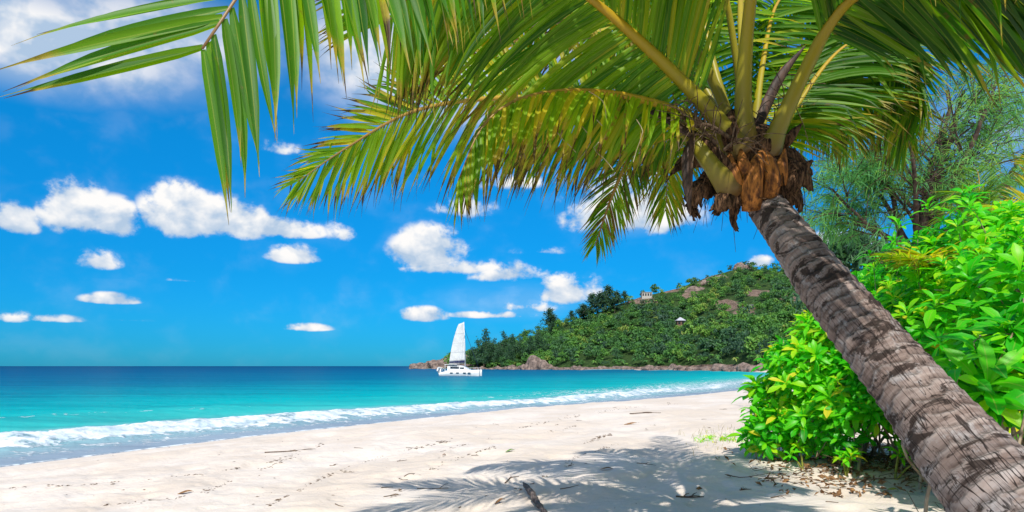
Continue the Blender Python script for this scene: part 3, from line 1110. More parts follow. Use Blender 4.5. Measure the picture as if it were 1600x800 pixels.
MB().add(tv, tf).build('sail_cover', NAVY, boat)
for a, b, r_ in [((mx_ - .3, 0, 12.6), (4.9, 0, 1.6), .05), ((mx_ - .3, 0, 12.6), (-.3, -2.9, 1.5), .02), ((mx_ - .3, 0, 12.6), (-.3, 2.9, 1.5), .02)]:
    tv, tf = tube(np.array([a, b]), r_, 5)
    MB().add(tv, tf).build('stay', NAVY if r_ > .03 else METAL, boat)
rl = MB()
for yc in (-2.9, 2.9):
    tv, tf = tube(np.array([(-3.2, yc, 1.95), (0, yc * 1.05, 2.1), (3.2, yc * .98, 2.2), (4.9, yc * .84, 2.25)]), .02, 5)
    rl.add(tv, tf)
    for xx in (-3, -1.5, 0, 1.5, 3, 4.2, 4.9):
        rl.add(*box(xx - .02, xx + .02, yc * (.99 - max(0, xx - 3) * .07) - .02, yc * (.99 - max(0, xx - 3) * .07) + .02, 1.4, 2.2))
rl.build('railing', METAL, boat, smooth=False)
tv, tf = tube(np.array([(4.6, -2.3, 1.5), (4.6, 2.3, 1.5)]), .09, 8)
MB().add(tv, tf).build('crossbeam', METAL, boat)
for yc in (-2.3, 2.3):
    tv, tf = tube(np.array([(-4.4, yc * .5, 1.2), (-4.9, yc * .5, 2.1), (-5.7, yc * .5, 2.2)]), .05, 6)
    MB().add(tv, tf).build('davit', HULLW, boat)
# tender hanging at the stern, tilted
td = MB()
tr_ = np.array([(-1.3, -.62, 0), (.5, -.62, 0), (1.25, -.25, .1), (1.45, 0, .14), (1.25, .25, .1), (.5, .62, 0), (-1.3, .62, 0)])
tv, tf = tube(spline(tr_, 30)[0], .22, 8)
td.add(tv, tf).add(*box(-1.2, 1.1, -.5, .5, -.12, -.04))
GREYPVC = simple_mat('pale_rubber', (0.55, 0.60, 0.62), (0.66, 0.70, 0.72), 3, .5)
din = td.build('dinghy', GREYPVC)
c_, s_ = math.cos(R(-6)), math.sin(R(-6))
din.location = (bx0 + c_ * -5.75, BD + s_ * -5.75, 1.35)
din.rotation_euler = (R(65), R(-25), R(88))
tag(din, 'small pale inflatable dinghy slung behind the catamaran', 'dinghy')
# ------------------------------------------------------------------ coconut palm
m, nt = new_mat('palm_bark')
sA, aA = nt.attr('along'), nt.attr('around')
cv = nt.new('ShaderNodeCombineXYZ')
nt.put(cv.inputs[0], sA)
nt.put(cv.inputs[1], aA)
pos = nt.pos()
tc = cv.outputs[0]
ringn = nt.noise(nt.scalev(tc, (17, 1.6, 0)), 1.0, 4, 0.6, 0.4)
fine = nt.noise(nt.scalev(tc, (60, 12, 0)), 1.0, 5, 0.65)
grainv = nt.noise(nt.scalev(tc, (7, 120, 0)), 1.0, 4, 0.7)
stain = nt.noise(nt.scalev(tc, (10, 3.4, 0)), 1.0, 7, 0.70, 0.5)
lich_sky = nt.noise(nt.scalev(tc, (8, 7, 0)), 1.0, 7, 0.7)
c = nt.ramp(ringn, [(0.28, (0.070, 0.046, 0.038)), (0.46, (0.185, 0.135, 0.115)), (0.68, (0.32, 0.255, 0.225))])
c = nt.mix(nt.sstep(lich_sky, 0.52, 0.64, 0, 0.6), c, (0.36, 0.35, 0.35))
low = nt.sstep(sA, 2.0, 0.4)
c = nt.mix(nt.math('MULTIPLY', low, nt.sstep(lich_sky, 0.40, 0.52, 0.02, 0.9)), c, (0.46, 0.475, 0.50))  # lichen low on the stem, with blue-grey skylight painted into its colour
band = nt.attr('band')
c = nt.mix(nt.math('MULTIPLY', nt.sstep(band, 0.30, 0.0, 0, 0.75), nt.sstep(fine, 0.3, 0.6, 0.5, 1.0)), c, (0.045, 0.03, 0.024))
c = nt.mix(nt.sstep(band, 0.6, 0.88, 0, 0.35), c, (0.40, 0.35, 0.32))
c = nt.mix(nt.sstep(stain, 0.515, 0.57, 0, 0.95), c, nt.mix(fine, (0.012, 0.008, 0.007), (0.06, 0.042, 0.034)))
c = nt.mix(nt.math('MULTIPLY', nt.sstep(grainv, 0.58, 0.78), 0.22), c, (0.05, 0.035, 0.03))
scar = nt.attr('scar')
c = nt.mix(nt.math('MULTIPLY', scar, 0.95), c, (0.025, 0.024, 0.02))
# splits running along the stem
cn = nt.noise(nt.scalev(tc, (1.5, 22, 0)), 1.0, 2, 0.5, 0.25)
crack = nt.sstep(nt.math('ABSOLUTE', nt.math('SUBTRACT', cn, 0.5)), 0.016, 0.004)
cn2 = nt.noise(nt.scalev(tc, (4.0, 34, 0)), 1.0, 2, 0.5, 0.3)
crack = nt.math('MAXIMUM', crack, nt.math('MULTIPLY', nt.sstep(nt.math('ABSOLUTE', nt.math('SUBTRACT', cn2, 0.5)), 0.014, 0.004), nt.sstep(lich_sky, 0.4, 0.6)))
crack = nt.math('MULTIPLY', crack, nt.sstep(sA, 3.3, 1.8, 0.12, 1.0))
c = nt.mix(nt.math('MULTIPLY', crack, 0.9), c, (0.02, 0.014, 0.012))
h = nt.math('ADD', nt.math('MULTIPLY', fine, 0.35), nt.math('MULTIPLY', grainv, 0.2))
h = nt.math('SUBTRACT', h, nt.math('MULTIPLY', crack, 0.9))
out(nt, principled(nt, c, 0.85, 0.15, nt.bump(h, 0.9, 0.012)))
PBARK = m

m, nt = new_mat('petiole')
p = nt.pos()
al = nt.attr('along')
n = nt.noise(nt.scalev(p, (30, 30, 4)), 1.0, 4, 0.6)
c = nt.ramp(al, [(0.0, (0.12, 0.06, 0.02)), (0.05, (0.17, 0.15, 0.012)), (0.18, (0.27, 0.235, 0.008)), (0.45, (0.40, 0.25, 0.008)), (0.8, (0.28, 0.17, 0.04)), (1.0, (0.22, 0.13, 0.05))])
c = nt.mix(nt.sstep(n, 0.55, 0.8, 0, 0.5), c, (0.20, 0.12, 0.04))
out(nt, principled(nt, c, 0.45, 0.4, nt.bump(n, 0.3, 0.004)))
PETIOLE = m
FIBRE = simple_mat('brown_fibre', (0.020, 0.012, 0.008), (0.21, 0.115, 0.062), 34, 0.9, 0.1, 1.0, 0.03, stretch=(1.8, 1.8, .35), lo=.38, hi=.66)
ORANGE = simple_mat('orange_leaf_base', (0.07, 0.026, 0.010), (0.44, 0.17, 0.035), 16, 0.7, 0.2, 0.8, 0.015, stretch=(2.2, 2.2, .5))
SPATHE = simple_mat('dark_spathe', (0.022, 0.014, 0.011), (0.10, 0.058, 0.04), 10, 0.6, 0.3, 0.5, 0.01, stretch=(2, 2, .5))

TRUNK_PTS = [(2.22, 1.62, 0.95), (2.20, 1.82, 1.22), (2.14, 2.15, 1.55)] + [P(1545, 757, 2.78), P(1424, 610, 3.15), P(1293, 450, 3.62), P(1226, 360, 3.95), P(1194, 316, 4.2), P(1176, 275, 4.28)]
TRUNK_PTS = np.array([np.array(q, float) for q in TRUNK_PTS])
palm = empty('coconut_palm', TRUNK_PTS[1])
tag(palm, 'big leaning coconut palm with ringed grey trunk over the sand', 'palm tree')
PO = np.array(palm.location)


def part(mb, name, mat, parent=None, smooth=True):
    """mesh given in world space, parented under the palm"""
    o = mb.build(name, mat, parent if parent is not None else palm, smooth)
    base = PO
    o.data.transform(Matrix.Translation(Vector(-base)))
    return o


NS, NA = 620, 72
c, Ltr = spline(TRUNK_PTS, NS)
T, N, B = frames(c, (0, -1, 0.4))
s = np.linspace(0, Ltr, NS)
rad = np.interp(s, [0, .3, .8, 1.6, 2.2, 2.93, 3.45, 3.8, Ltr], [.36, .30, .238, .202, .156, .137, .114, .105, .115])
a = np.linspace(0, 2 * math.pi, NA, endpoint=False)
S2, A2 = np.meshgrid(s, a, indexing='ij')
X2, Y2 = np.cos(A2) * 2.2, np.sin(A2) * 2.2
sp = np.interp(s, [0, 2, Ltr], [.115, .085, .055])
phase = np.cumsum(np.gradient(s) / sp)[:, None] + .55 * (fbm(X2 + 5, Y2 + S2 * .8, 3, 3) - .5) * 2 + 0.12 * np.sin(A2)
fr_ = phase - np.floor(phase)
step = np.where(fr_ < .88, fr_ / .88, (1 - fr_) / .12)
strength = np.interp(s, [0, 1.6, 2.6, Ltr], [.004, .005, .011, .016])[:, None]
irr = (fbm(X2 * 1.5, Y2 * 1.5 + S2 * 5, 8, 4) - .5)
r2 = rad[:, None] * (1 + .05 * (fbm(X2 * .5, Y2 * .5 + S2 * 1.2, 12, 2) - .5)) + strength * (step - .5) * (.5 + irr + .5) + irr * .006
V = c[:, None] + r2[..., None] * (np.cos(A2)[..., None] * B[:, None] + np.sin(A2)[..., None] * N[:, None])
scar = np.clip(1 - np.abs(fr_ - .95) / .10, 0, 1) * np.clip(fbm(X2 * 1.2, Y2 * 1.2 + S2 * 2, 77, 3) * 2.4 - .6, 0, 1)
around = np.abs(A2 - math.pi) * rad[:, None] * 0 + A2 * 0.2
tm = MB()
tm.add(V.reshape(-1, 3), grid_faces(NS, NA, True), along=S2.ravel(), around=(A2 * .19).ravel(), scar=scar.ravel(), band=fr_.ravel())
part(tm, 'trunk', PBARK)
AX = T[-1]
CT = c[-1]                                            # top of the stem
UPV = nrm(AX * .8 + np.array([0, 0, .6]))


def frond(pts, nleaf=85, Lmax=.85, wid=.034, seed=0, roll=0.0, start=.24, ang=(72, 28), grav=(.55, .55), vee=(12, 12), rbase=.048, dry=0.0,
          hue=0.0, parent=None, parts=None, n0=None, n_end=None, ang2=None, prof0=None, calm=False, prof=None, tipr=.004, jit=.09, K=8):
    """one pinnate leaf: midrib mesh, its leaflets a sub-part"""
    g = np.random.default_rng(1000 + seed)
    M = 70
    c, Lr = spline(np.array([np.array(q, float) for q in pts]), M)
    T0 = nrm(c[1] - c[0])
    outd = c[-1] - c[0]
    outd[2] = 0
    outd = nrm(outd)
    if n0 is None:
        n0 = np.array([0, 0, 1.0]) - .55 * outd
    T, N, B = frames(c, n0)
    if n_end is not None:
        T, N, B = frames(c[::-1], n_end)
        T, N, B = -T[::-1], N[::-1], -B[::-1]
    if roll:
        rr_ = R(roll) * np.linspace(0.3, 1, M)[:, None]
        N, B = N * np.cos(rr_) + B * np.sin(rr_), B * np.cos(rr_) - N * np.sin(rr_)
    u = np.linspace(0, 1, M)
    rad = rbase * (np.interp(u, [0, .06, .2, .5, 1], [1.75, 1.08, .74, .40, tipr / rbase]))
    mb = MB()
    tv, tf = tube(c, rad, 9, N[0], .72)
    nv = len(tv)
    al = np.concatenate([np.repeat(u, 9), [0, 1]])
    mb.add(tv, tf, along=al)
    fo = parts(mb, 'frond', PETIOLE, parent) if parts else part(mb, 'frond', PETIOLE)
    lf = MB()
    for side in (-1, 1):
        k = 0 if side < 0 else 1
        uu = start + (1 - start) * (np.linspace(0, 1, nleaf) ** .92)
        uu = np.clip(uu + g.normal(0, .0025, nleaf), start, 1)
        keep = g.random(nleaf) > .03
        uu = uu[keep]
        n = len(uu)
        ii = lambda A: np.stack([np.interp(uu, u, A[:, q]) for q in range(3)], 1)
        base, t, nn, bb = ii(c), nrm(ii(T)), nrm(ii(N)), nrm(ii(B))
        w0 = (uu - start) / (1 - start)
        pf = (prof0 if side < 0 and prof0 else prof) or ([0, .08, .3, .6, .85, 1], [.55, .80, 1.0, .92, .68, .42])
        ln = Lmax * np.interp(w0, pf[0], pf[1]) * g.uniform(.86, 1.08, n)
        ag = ang2 if (side > 0 and ang2) else ang
        an = np.radians(np.interp(w0, [0, .25, .7, 1], [ag[0], ag[0] - .27 * (ag[0] - ag[1]), ag[1] + .31 * (ag[0] - ag[1]), ag[1]])) + g.normal(0, jit, n)
        ve = np.radians(vee[k]) + g.normal(0, jit * 1.2, n)
        d = np.cos(an)[:, None] * t + np.sin(an)[:, None] * (side * bb * np.cos(ve)[:, None] + nn * np.sin(ve)[:, None])
        tw = g.normal(0, .35, n)
        gr_ = grav[k] * g.uniform(.7, 1.35, n) * np.interp(w0, [0, 1], [1.15, .75])
        p = base + side * bb * (np.interp(uu, u, rad) * .7)[:, None]
        cur = d
        sway = g.normal(0, .02 if calm else .05, (n, 3))
        broke = g.random(n) < (0 if calm else .06)
        spine, dirs = [p], [cur]
        for q in range(K):
            cur = nrm(cur + np.array([0, 0, -1.0]) * (gr_ * (.35 + 1.1 * q / K) / K * 2.0)[:, None] + sway * (q / K))
            if q == K // 2:
                cur = np.where(broke[:, None], nrm(cur + np.array([0, 0, -1.6])), cur)
            p = p + cur * (ln / K)[:, None]
            spine.append(p)
            dirs.append(cur)
        spine, dirs = np.stack(spine, 1), np.stack(dirs, 1)
        wv = nrm(t[:, None] - (t[:, None] * dirs).sum(-1, keepdims=True) * dirs)
        nb = np.cross(dirs, wv)
        wv2 = wv * np.cos(tw)[:, None, None] + nb * np.sin(tw)[:, None, None]
        nb2 = np.cross(dirs, wv2)
        prof_w = np.interp(np.linspace(0, 1, K + 1), [0, .12, .35, .6, .78, .88, 1], [.45, .88, 1, .86, .42, .14, .03])
        hw = (wid * .5 * g.uniform(.8, 1.15, n) * np.interp(w0, [0, .1, .8, 1], [.7, 1, .85, .55]))[:, None] * prof_w[None]
        mid = spine - nb2 * (hw * .55)[..., None] * side
        a_ = spine + wv2 * hw[..., None]
        b_ = spine - wv2 * hw[..., None]
        v = np.stack([a_, mid, b_], 2)                  # n, K+1, 3, 3
        st = 3 * (K + 1)
        f1 = grid_faces(K + 1, 3)
        f = (f1[None] + (np.arange(n) * st)[:, None, None]).reshape(-1, 4)
        rn = np.clip(g.normal(.42 + hue, .2, n), 0, 1)
        dr = np.clip(dry + g.normal(0, .16, n), 0, 1) * np.ones(n)
        lf.add(v.reshape(-1, 3), f, rnd=np.repeat(rn, st), along=np.tile(np.repeat(np.linspace(0, 1, K + 1), 3), n), dry=np.repeat(dr, st), mid=np.tile([1., 0., 1.], n * (K + 1)))
    if parts:
        parts(lf, 'leaflets', PALMLEAF, fo)
    else:
        part(lf, 'leaflets', PALMLEAF, fo)
    return fo


# left going, drooping fronds
frond([P(1146, 304, 4.05), P(1108, 254, 3.97), P(1062, 198, 4.1), P(990, 165, 4.35), P(890, 156, 4.55), P(760, 154, 4.75), P(640, 176, 5.0), P(540, 232, 5.25), P(466, 283, 5.45)], 135, .86, .034, 1, start=.20, grav=(.28, .10), vee=(-22, -8), ang=(74, 20), hue=.28, n_end=(.1, -1, .35), jit=.07)
frond([P(1160, 260, 4.2), P(1080, 185, 4.05), P(980, 150, 3.9), P(880, 142, 3.75), P(800, 160, 3.62), P(750, 205, 3.55), P(716, 282, 3.5)], 66, .66, .030, 2, start=.22, grav=(.45, .45), vee=(-52, -52), hue=.3, ang=(78, 20))
frond([P(1160, 250, 4.3), P(1085, 195, 4.5), P(1030, 195, 4.7), P(985, 245, 4.85), P(955, 310, 4.95), P(930, 384, 5.0)], 80, .42, .020, 3, start=.22, grav=(.3, .3), dry=.36, hue=.15, n_end=(.3, -1, .1), ang=(70, 25))
frond([P(1150, 260, 4.3), P(1085, 200, 4.4), P(1010, 165, 4.6), P(930, 165, 4.8), P(860, 190, 4.95), P(810, 235, 5.0)], 60, .78, .030, 19, start=.22, grav=(.4, .4), vee=(-50, -50), hue=.25, ang=(80, 25))
# big one to the upper left with its curtain of leaflets
frond([P(1160, 240, 4.1), P(1108, 172, 4.0), P(1022, 85, 3.9), P(925, 0, 3.8), P(840, -52, 3.65), P(750, -70, 3.5), P(670, -40, 3.4), P(610, 30, 3.35)], 135, 1.15, .034, 4, start=.17, grav=(.30, .42), vee=(10, -4), hue=.22, ang=(62, 30), ang2=(78, 36), jit=.045, n0=(.2, 1, .3), rbase=.054)
# behind it, the first two yellowed, sunlight put into the leaf colour
frond([P(1150, 235, 4.4), P(1100, 140, 4.7), P(1010, 40, 5.1), P(920, -10, 5.4), P(840, 10, 5.6), P(800, 75, 5.7), P(782, 170, 5.75)], 90, 1.05, .034, 5, grav=(.3, .3), hue=.46, start=.22, n_end=(.2, -1, .1), ang=(72, 26))
frond([P(1150, 235, 4.4), P(1090, 120, 4.6), P(980, 0, 4.9), P(860, -60, 5.2), P(760, -50, 5.4), P(680, 20, 5.6), P(640, 110, 5.7)], 80, 1.05, .034, 20, grav=(.3, .3), hue=.5, start=.22, vee=(-35, -35), ang=(72, 26))
frond([P(1150, 230, 4.4), P(1105, 120, 4.9), P(1050, 30, 5.5), P(1000, 0, 6.1), P(950, 40, 6.6), P(920, 120, 6.8)], 110, 1.0, .038, 6, grav=(.4, .4), start=.12, hue=-.15, vee=(-40, -40))
# upright centre
frond([P(1163, 230, 4.12), P(1162, 130, 4.0), P(1173, 0, 3.8), P(1195, -150, 3.5), P(1260, -280, 3.05), P(1370, -330, 2.55), P(1480, -270, 2.1)], 110, .9, .036, 7, rbase=.052, grav=(.8, .8), start=.30)
frond([P(1166, 230, 4.5), P(1166, 100, 4.9), P(1156, -20, 5.4), P(1120, -70, 5.9), P(1075, -50, 6.4), P(1045, 20, 6.7), P(1025, 110, 6.8)], 120, 1.05, .038, 8, grav=(.4, .4), start=.12, hue=-.22, vee=(-40, -40), rbase=.036)
frond([P(1176, 230, 4.6), P(1190, 110, 4.9), P(1212, 10, 5.2), P(1250, -20, 5.5), P(1285, 20, 5.7), P(1300, 95, 5.8)], 110, .85, .034, 9, grav=(.4, .4), start=.12, hue=0, vee=(-40, -40), rbase=.034)
# right going, near
frond([P(1197, 245, 4.12), P(1232, 165, 4.0), P(1286, 55, 3.85), P(1340, -8, 3.65), P(1430, -36, 3.35), P(1550, -34, 2.98), P(1690, 10, 2.6), P(1800, 110, 2.4)], 185, .92, .048, 10, rbase=.054, start=.27, grav=(.16, .3), hue=-.18, vee=(-8, -8), ang=(84, 46), ang2=(50, 25), jit=.07, n0=(-.2, 1, .35), dry=.12)
frond([P(1200, 240, 4.3), P(1245, 165, 4.4), P(1300, 90, 4.5), P(1345, 62, 4.55), P(1395, 72, 4.6), P(1432, 120, 4.6), P(1448, 175, 4.55)], 95, .70, .032, 11, start=.17, grav=(.4, .4), hue=-.05, vee=(-42, -42), ang=(70, 28), rbase=.038)
frond([P(1190, 240, 4.4), P(1240, 178, 4.55), P(1300, 135, 4.7), P(1350, 130, 4.8), P(1395, 160, 4.85), P(1420, 215, 4.85)], 100, .74, .030, 12, start=.15, grav=(.35, .35), hue=.15, vee=(-35, -35), rbase=.034)
frond([P(1185, 250, 4.45), P(1225, 190, 4.7), P(1262, 160, 4.95), P(1300, 170, 5.1), P(1332, 215, 5.2)], 90, .68, .030, 13, start=.13, grav=(.4, .4), hue=.2, vee=(-35, -35), rbase=.03)
frond([P(1180, 240, 4.5), P(1205, 150, 4.8), P(1235, 85, 5.1), P(1270, 70, 5.35), P(1305, 105, 5.5), P(1325, 170, 5.6)], 100, .80, .032, 14, start=.13, grav=(.35, .35), hue=.32, vee=(-25, -25), rbase=.03)
frond([P(1130, 280, 4.4), P(1085, 230, 4.8), P(1060, 215, 5.2), P(1045, 260, 5.6), P(1040, 330, 5.8)], 70, .6, .032, 15, start=.2, grav=(.5, .5), hue=.35, vee=(-30, -30), rbase=.03)
# tall back leaf: its shadow falls far up the beach
frond([P(1172, 230, 4.5), (1.7, 4.95, 5.1), (1.95, 5.7, 6.0), (2.15, 6.6, 6.5), (2.3, 7.6, 6.5), (2.4, 8.5, 6.1)], 80, .75, .036, 21, grav=(.3, .3), start=.16, hue=.1, vee=(-12, -12), rbase=.034)
# leaf arching out over the beach to the left, above the frame: its shadow lies along the bottom edge
frond([P(1158, 235, 4.25), P(1108, 115, 4.18), P(1020, -40, 4.05), (.55, 3.85, 5.35), (-.6, 3.5, 5.6), (-1.5, 3.2, 5.3), (-2.1, 3.0, 4.8)], 80, .72, .034, 22, grav=(.18, .18), start=.34, vee=(4, 4), rbase=.038, ang=(64, 26))
# young leaves rising out of the middle
frond([P(1150, 225, 4.4), P(1118, 110, 4.6), P(1085, -20, 4.8), P(1040, -130, 4.9), P(970, -190, 4.9), P(890, -180, 4.9), P(830, -110, 4.9)], 110, .95, .036, 16, start=.13, ang=(60, 24), grav=(.35, .35), hue=-.15, vee=(-35, -35), rbase=.040)
frond([P(1198, 235, 4.5), P(1240, 145, 4.7), P(1290, 48, 4.85), P(1325, 5, 4.95), P(1370, -5, 5.0), P(1410, 40, 5.0)], 100, .85, .034, 17, start=.13, ang=(60, 24), grav=(.35, .35), hue=0, vee=(-35, -35), rbase=.034)
# the frond that arches over to the upper left, close to the camera
frond([CT, P(1120, -60, 4.0), P(1010, -180, 3.4), P(850, -215, 2.75), P(700, -170, 2.2), P(570, -115, 1.84), P(470, -80, 1.62), P(405, -40, 1.53), P(365, 2, 1.49), P(338, 45, 1.47), P(316, 76, 1.46)], 150, .56, .046, 18, start=.24,
      grav=(.52, .06), vee=(-12, -3), ang=(66, 38), ang2=(84, 44), prof=([0, .1, .5, .8, .93, 1], [.7, 1.0, 1.1, .98, .86, .80]), prof0=([0, .1, .5, .75, .9, 1], [.7, 1.0, 1.08, .98, .80, .66]), hue=0.0, jit=.03, n_end=(.12, -1, .1), tipr=.003, rbase=.034, dry=.14, calm=True)
# overhead fronds on the camera's side: they shade the stem
for i, q in enumerate([
                       [P(1202, 240, 4.25), P(1240, 155, 4.15), P(1292, 50, 4.02), P(1360, -90, 3.6), (2.2, 2.6, 5.0), (2.5, 1.5, 4.8), (2.7, .6, 4.2)]]):
    frond(q, 90, .85, .038, 30 + i, start=.30, grav=(.5, .5), vee=(-20, -20), rbase=.036)

# crown heart: fibre, cut leaf bases, spathes
mb = MB()
core = np.array([P(1196, 312, 4.2), P(1186, 285, 4.22), P(1175, 255, 4.25), P(1168, 225, 4.3), P(1165, 190, 4.35)])
cc, _ = spline(core, 40)
T, N, B = frames(cc, (0, -1, .2))
a = np.linspace(0, 2 * math.pi, 40, endpoint=False)
q = np.linspace(0, 1, 40)
rc = np.interp(q, [0, .15, .45, .75, 1], [.105, .165, .215, .18, .06])
lump = 1 + .5 * (fbm(np.cos(a)[None] * 2 + 3 + 0 * q[:, None], np.sin(a)[None] * 2 + q[:, None] * 6, 14, 4) - .5)
V = cc[:, None] + (rc[:, None] * lump)[..., None] * (np.cos(a)[None, :, None] * B[:, None] + np.sin(a)[None, :, None] * N[:, None])
mb.add(V.reshape(-1, 3), grid_faces(40, 40, True))
part(mb, 'crown_heart', FIBRE)


def leaf_sheet(c, w, curl, n0, ragged=0, seed=0, nu=14, nv=7, thick=.0):
    """curled strap: c spine points, w widths"""
    g = np.random.default_rng(seed)
    cc, _ = spline(c, nu)
    T, N, B = frames(cc, n0)
    ww = np.interp(np.linspace(0, 1, nu), np.linspace(0, 1, len(w)), w)
    v = []
    for i in range(nu):
        for j in range(nv):
            x = 2 * j / (nv - 1) - 1
            rg = 1 + (ragged * g.normal(0, .5) if abs(x) > .9 or i == nu - 1 else 0)
            v.append(cc[i] + B[i] * ww[i] * math.sin(x * curl) / max(curl, .2) * rg + N[i] * ww[i] * (math.cos(x * curl) - 1) / max(curl, .2) + T[i] * (ragged * g.normal(0, .03) if i == nu - 1 else 0))
    return np.array(v), grid_faces(nu, nv)


def solid_sheet(name, v, f, mat, thick):
    mb = MB()
    mb.add(v, f)
    o = part(mb, name, mat)
    md = o.modifiers.new('thick', 'SOLIDIFY')
    md.thickness = thick
    return o


# orange cut bases facing the camera (px points from root to tip)
for k, (pts, w, mat) in enumerate([
    ([P(1178, 330, 4.02), P(1180, 290, 3.96), P(1190, 245, 4.0), P(1198, 228, 4.06)], [.075, .085, .06, .006], ORANGE),
    ([P(1158, 315, 4.04), P(1152, 280, 3.97), P(1143, 250, 4.0), P(1140, 238, 4.04)], [.05, .055, .045, .015], ORANGE),
    ([P(1200, 322, 4.06), P(1210, 285, 3.98), P(1204, 250, 4.0), P(1196, 232, 4.06)], [.05, .06, .05, .008], ORANGE),
    ([P(1172, 275, 4.0), P(1165, 255, 3.97), P(1160, 240, 4.0), P(1158, 232, 4.02)], [.05, .05, .04, .01], ORANGE),
    ([P(1150, 275, 4.0), P(1128, 245, 3.95), P(1104, 222, 3.97), P(1092, 212, 4.0)], [.035, .04, .035, .01], FIBRE),
    ([P(1225, 315, 4.1), P(1240, 290, 4.04), P(1252, 268, 4.06), P(1270, 250, 4.1)], [.06, .075, .06, .01], FIBRE),
    ([P(1150, 235, 4.05), P(1145, 205, 4.0), P(1142, 185, 4.02), P(1146, 170, 4.05)], [.06, .075, .06, .012], FIBRE),
    ([P(1218, 235, 4.2), P(1230, 222, 4.15), P(1240, 208, 4.15), P(1254, 192, 4.2)], [.03, .04, .03, .004], FIBRE),
    ([P(1225, 290, 4.05), P(1224, 262, 4.02), P(1226, 245, 4.04), P(1227, 232, 4.06)], [.04, .05, .04, .004], ORANGE)]):
    v, f = leaf_sheet(np.array(pts), w, 1.0, (0, -1, 0), 0, k)
    solid_sheet('leaf_base', v, f, mat, .018)
# ragged fibre sheets hanging round the heart
for k, (pts, w) in enumerate([
    ([P(1150, 282, 4.15), P(1110, 288, 4.1), P(1088, 300, 4.1), P(1084, 322, 4.1)], [.10, .09, .075, .05]),
    ([P(1160, 285, 4.05), P(1135, 310, 3.98), P(1120, 325, 4.0), P(1112, 330, 4.02)], [.10, .10, .07, .03]),
    ([P(1150, 290, 4.08), P(1148, 322, 4.06), P(1146, 345, 4.08), P(1152, 360, 4.08)], [.07, .05, .03, .012]),
    ([P(1130, 265, 4.2), P(1095, 285, 4.25), P(1080, 318, 4.25), P(1088, 340, 4.22)], [.07, .05, .035, .03]),
    ([P(1210, 280, 4.1), P(1240, 300, 4.08), P(1252, 318, 4.1), P(1248, 328, 4.1)], [.12, .11, .07, .03]),
    ([P(1205, 262, 4.1), P(1240, 262, 4.06), P(1262, 278, 4.08), P(1270, 296, 4.1)], [.12, .12, .08, .03]),
    ([P(1205, 248, 4.15), P(1235, 240, 4.15), P(1258, 256, 4.15), P(1268, 272, 4.15)], [.10, .09, .05, .02]),
    ([P(1120, 250, 4.15), P(1085, 245, 4.2), P(1062, 258, 4.2), P(1050, 272, 4.2)], [.07, .07, .05, .012]),
    ([P(1190, 300, 4.25), P(1225, 320, 4.3), P(1240, 335, 4.3), P(1238, 340, 4.3)], [.09, .08, .05, .02])]):
    v, f = leaf_sheet(np.array(pts), w, .8, (0, -1, .3), .35, 40 + k, 16, 9)
    solid_sheet('fibre_sheath', v, f, FIBRE, .008)
# hairy strands
hb = MB()
g = np.random.default_rng(77)
for k in range(150):
    p0 = P(g.uniform(1095, 1255), g.uniform(250, 310), 4.2 + g.uniform(-.22, .15))
    dd = np.array([g.normal(0, .5), g.normal(0, .3), -abs(g.normal(.6, .4))])
    l = g.uniform(.06, .22)
    pts = np.array([p0, p0 + dd * l * .5 + g.normal(0, .01, 3), p0 + dd * l + np.array([0, 0, -.05]) + g.normal(0, .02, 3)])
    tv, tf = tube(spline(pts, 6)[0], np.linspace(.0035, .001, 6), 4, cap=False)
    hb.add(tv, tf)
part(hb, 'fibre_strands', FIBRE)
# spathes: woody boat-shaped sheaths
for k, (pts, w) in enumerate([
    ([P(1088, 205, 4.0), P(1080, 235, 3.96), P(1078, 280, 3.95), P(1079, 338, 3.96)], [.012, .055, .045, .004]),
    ([P(1120, 225, 4.05), P(1080, 205, 4.0), P(1030, 172, 4.0), P(978, 163, 4.02)], [.02, .045, .05, .008]),
    ([P(1180, 215, 4.2), P(1200, 165, 4.25), P(1225, 115, 4.3), P(1258, 72, 4.35)], [.03, .05, .04, .006])]):
    v, f = leaf_sheet(np.array(pts), w, 1.1, (.6, -1, .5), 0, 80 + k, 18, 7)
    solid_sheet('spathe', v, f, SPATHE, .008)
# dead flower stalks
for (root, dirs, n, sd_) in [(P(1120, 225, 4.0), P(1060, 175, 3.95), 26, 1), (P(1140, 215, 4.0), P(1085, 190, 3.9), 24, 2), (P(1195, 215, 4.15), P(1255, 110, 4.2), 24, 3), (P(1130, 235, 3.98), P(1170, 215, 3.9), 12, 4)]:
    g = np.random.default_rng(sd_)
    fb = MB()
    ax = dirs - root
    tv, tf = tube(spline(np.array([root, root + ax * .5 + [0, 0, .02], dirs]), 10)[0], np.linspace(.012, .004, 10), 6)
    fb.add(tv, tf)
    for k in range(n):
        u_ = g.uniform(.1, .95)
        p0 = root + ax * u_
        l = g.uniform(.12, .32)
        dd = nrm(nrm(ax) * .6 + g.normal(0, .6, 3))
        pts = np.array([p0, p0 + dd * l * .5 + g.normal(0, .02, 3), p0 + dd * l + g.normal(0, .03, 3) + [0, 0, -.05]])
        tv, tf = tube(spline(pts, 7)[0], np.linspace(.004, .0018, 7), 4, cap=False)
        fb.add(tv, tf)
    part(fb, 'flower_stalk', TWIG)
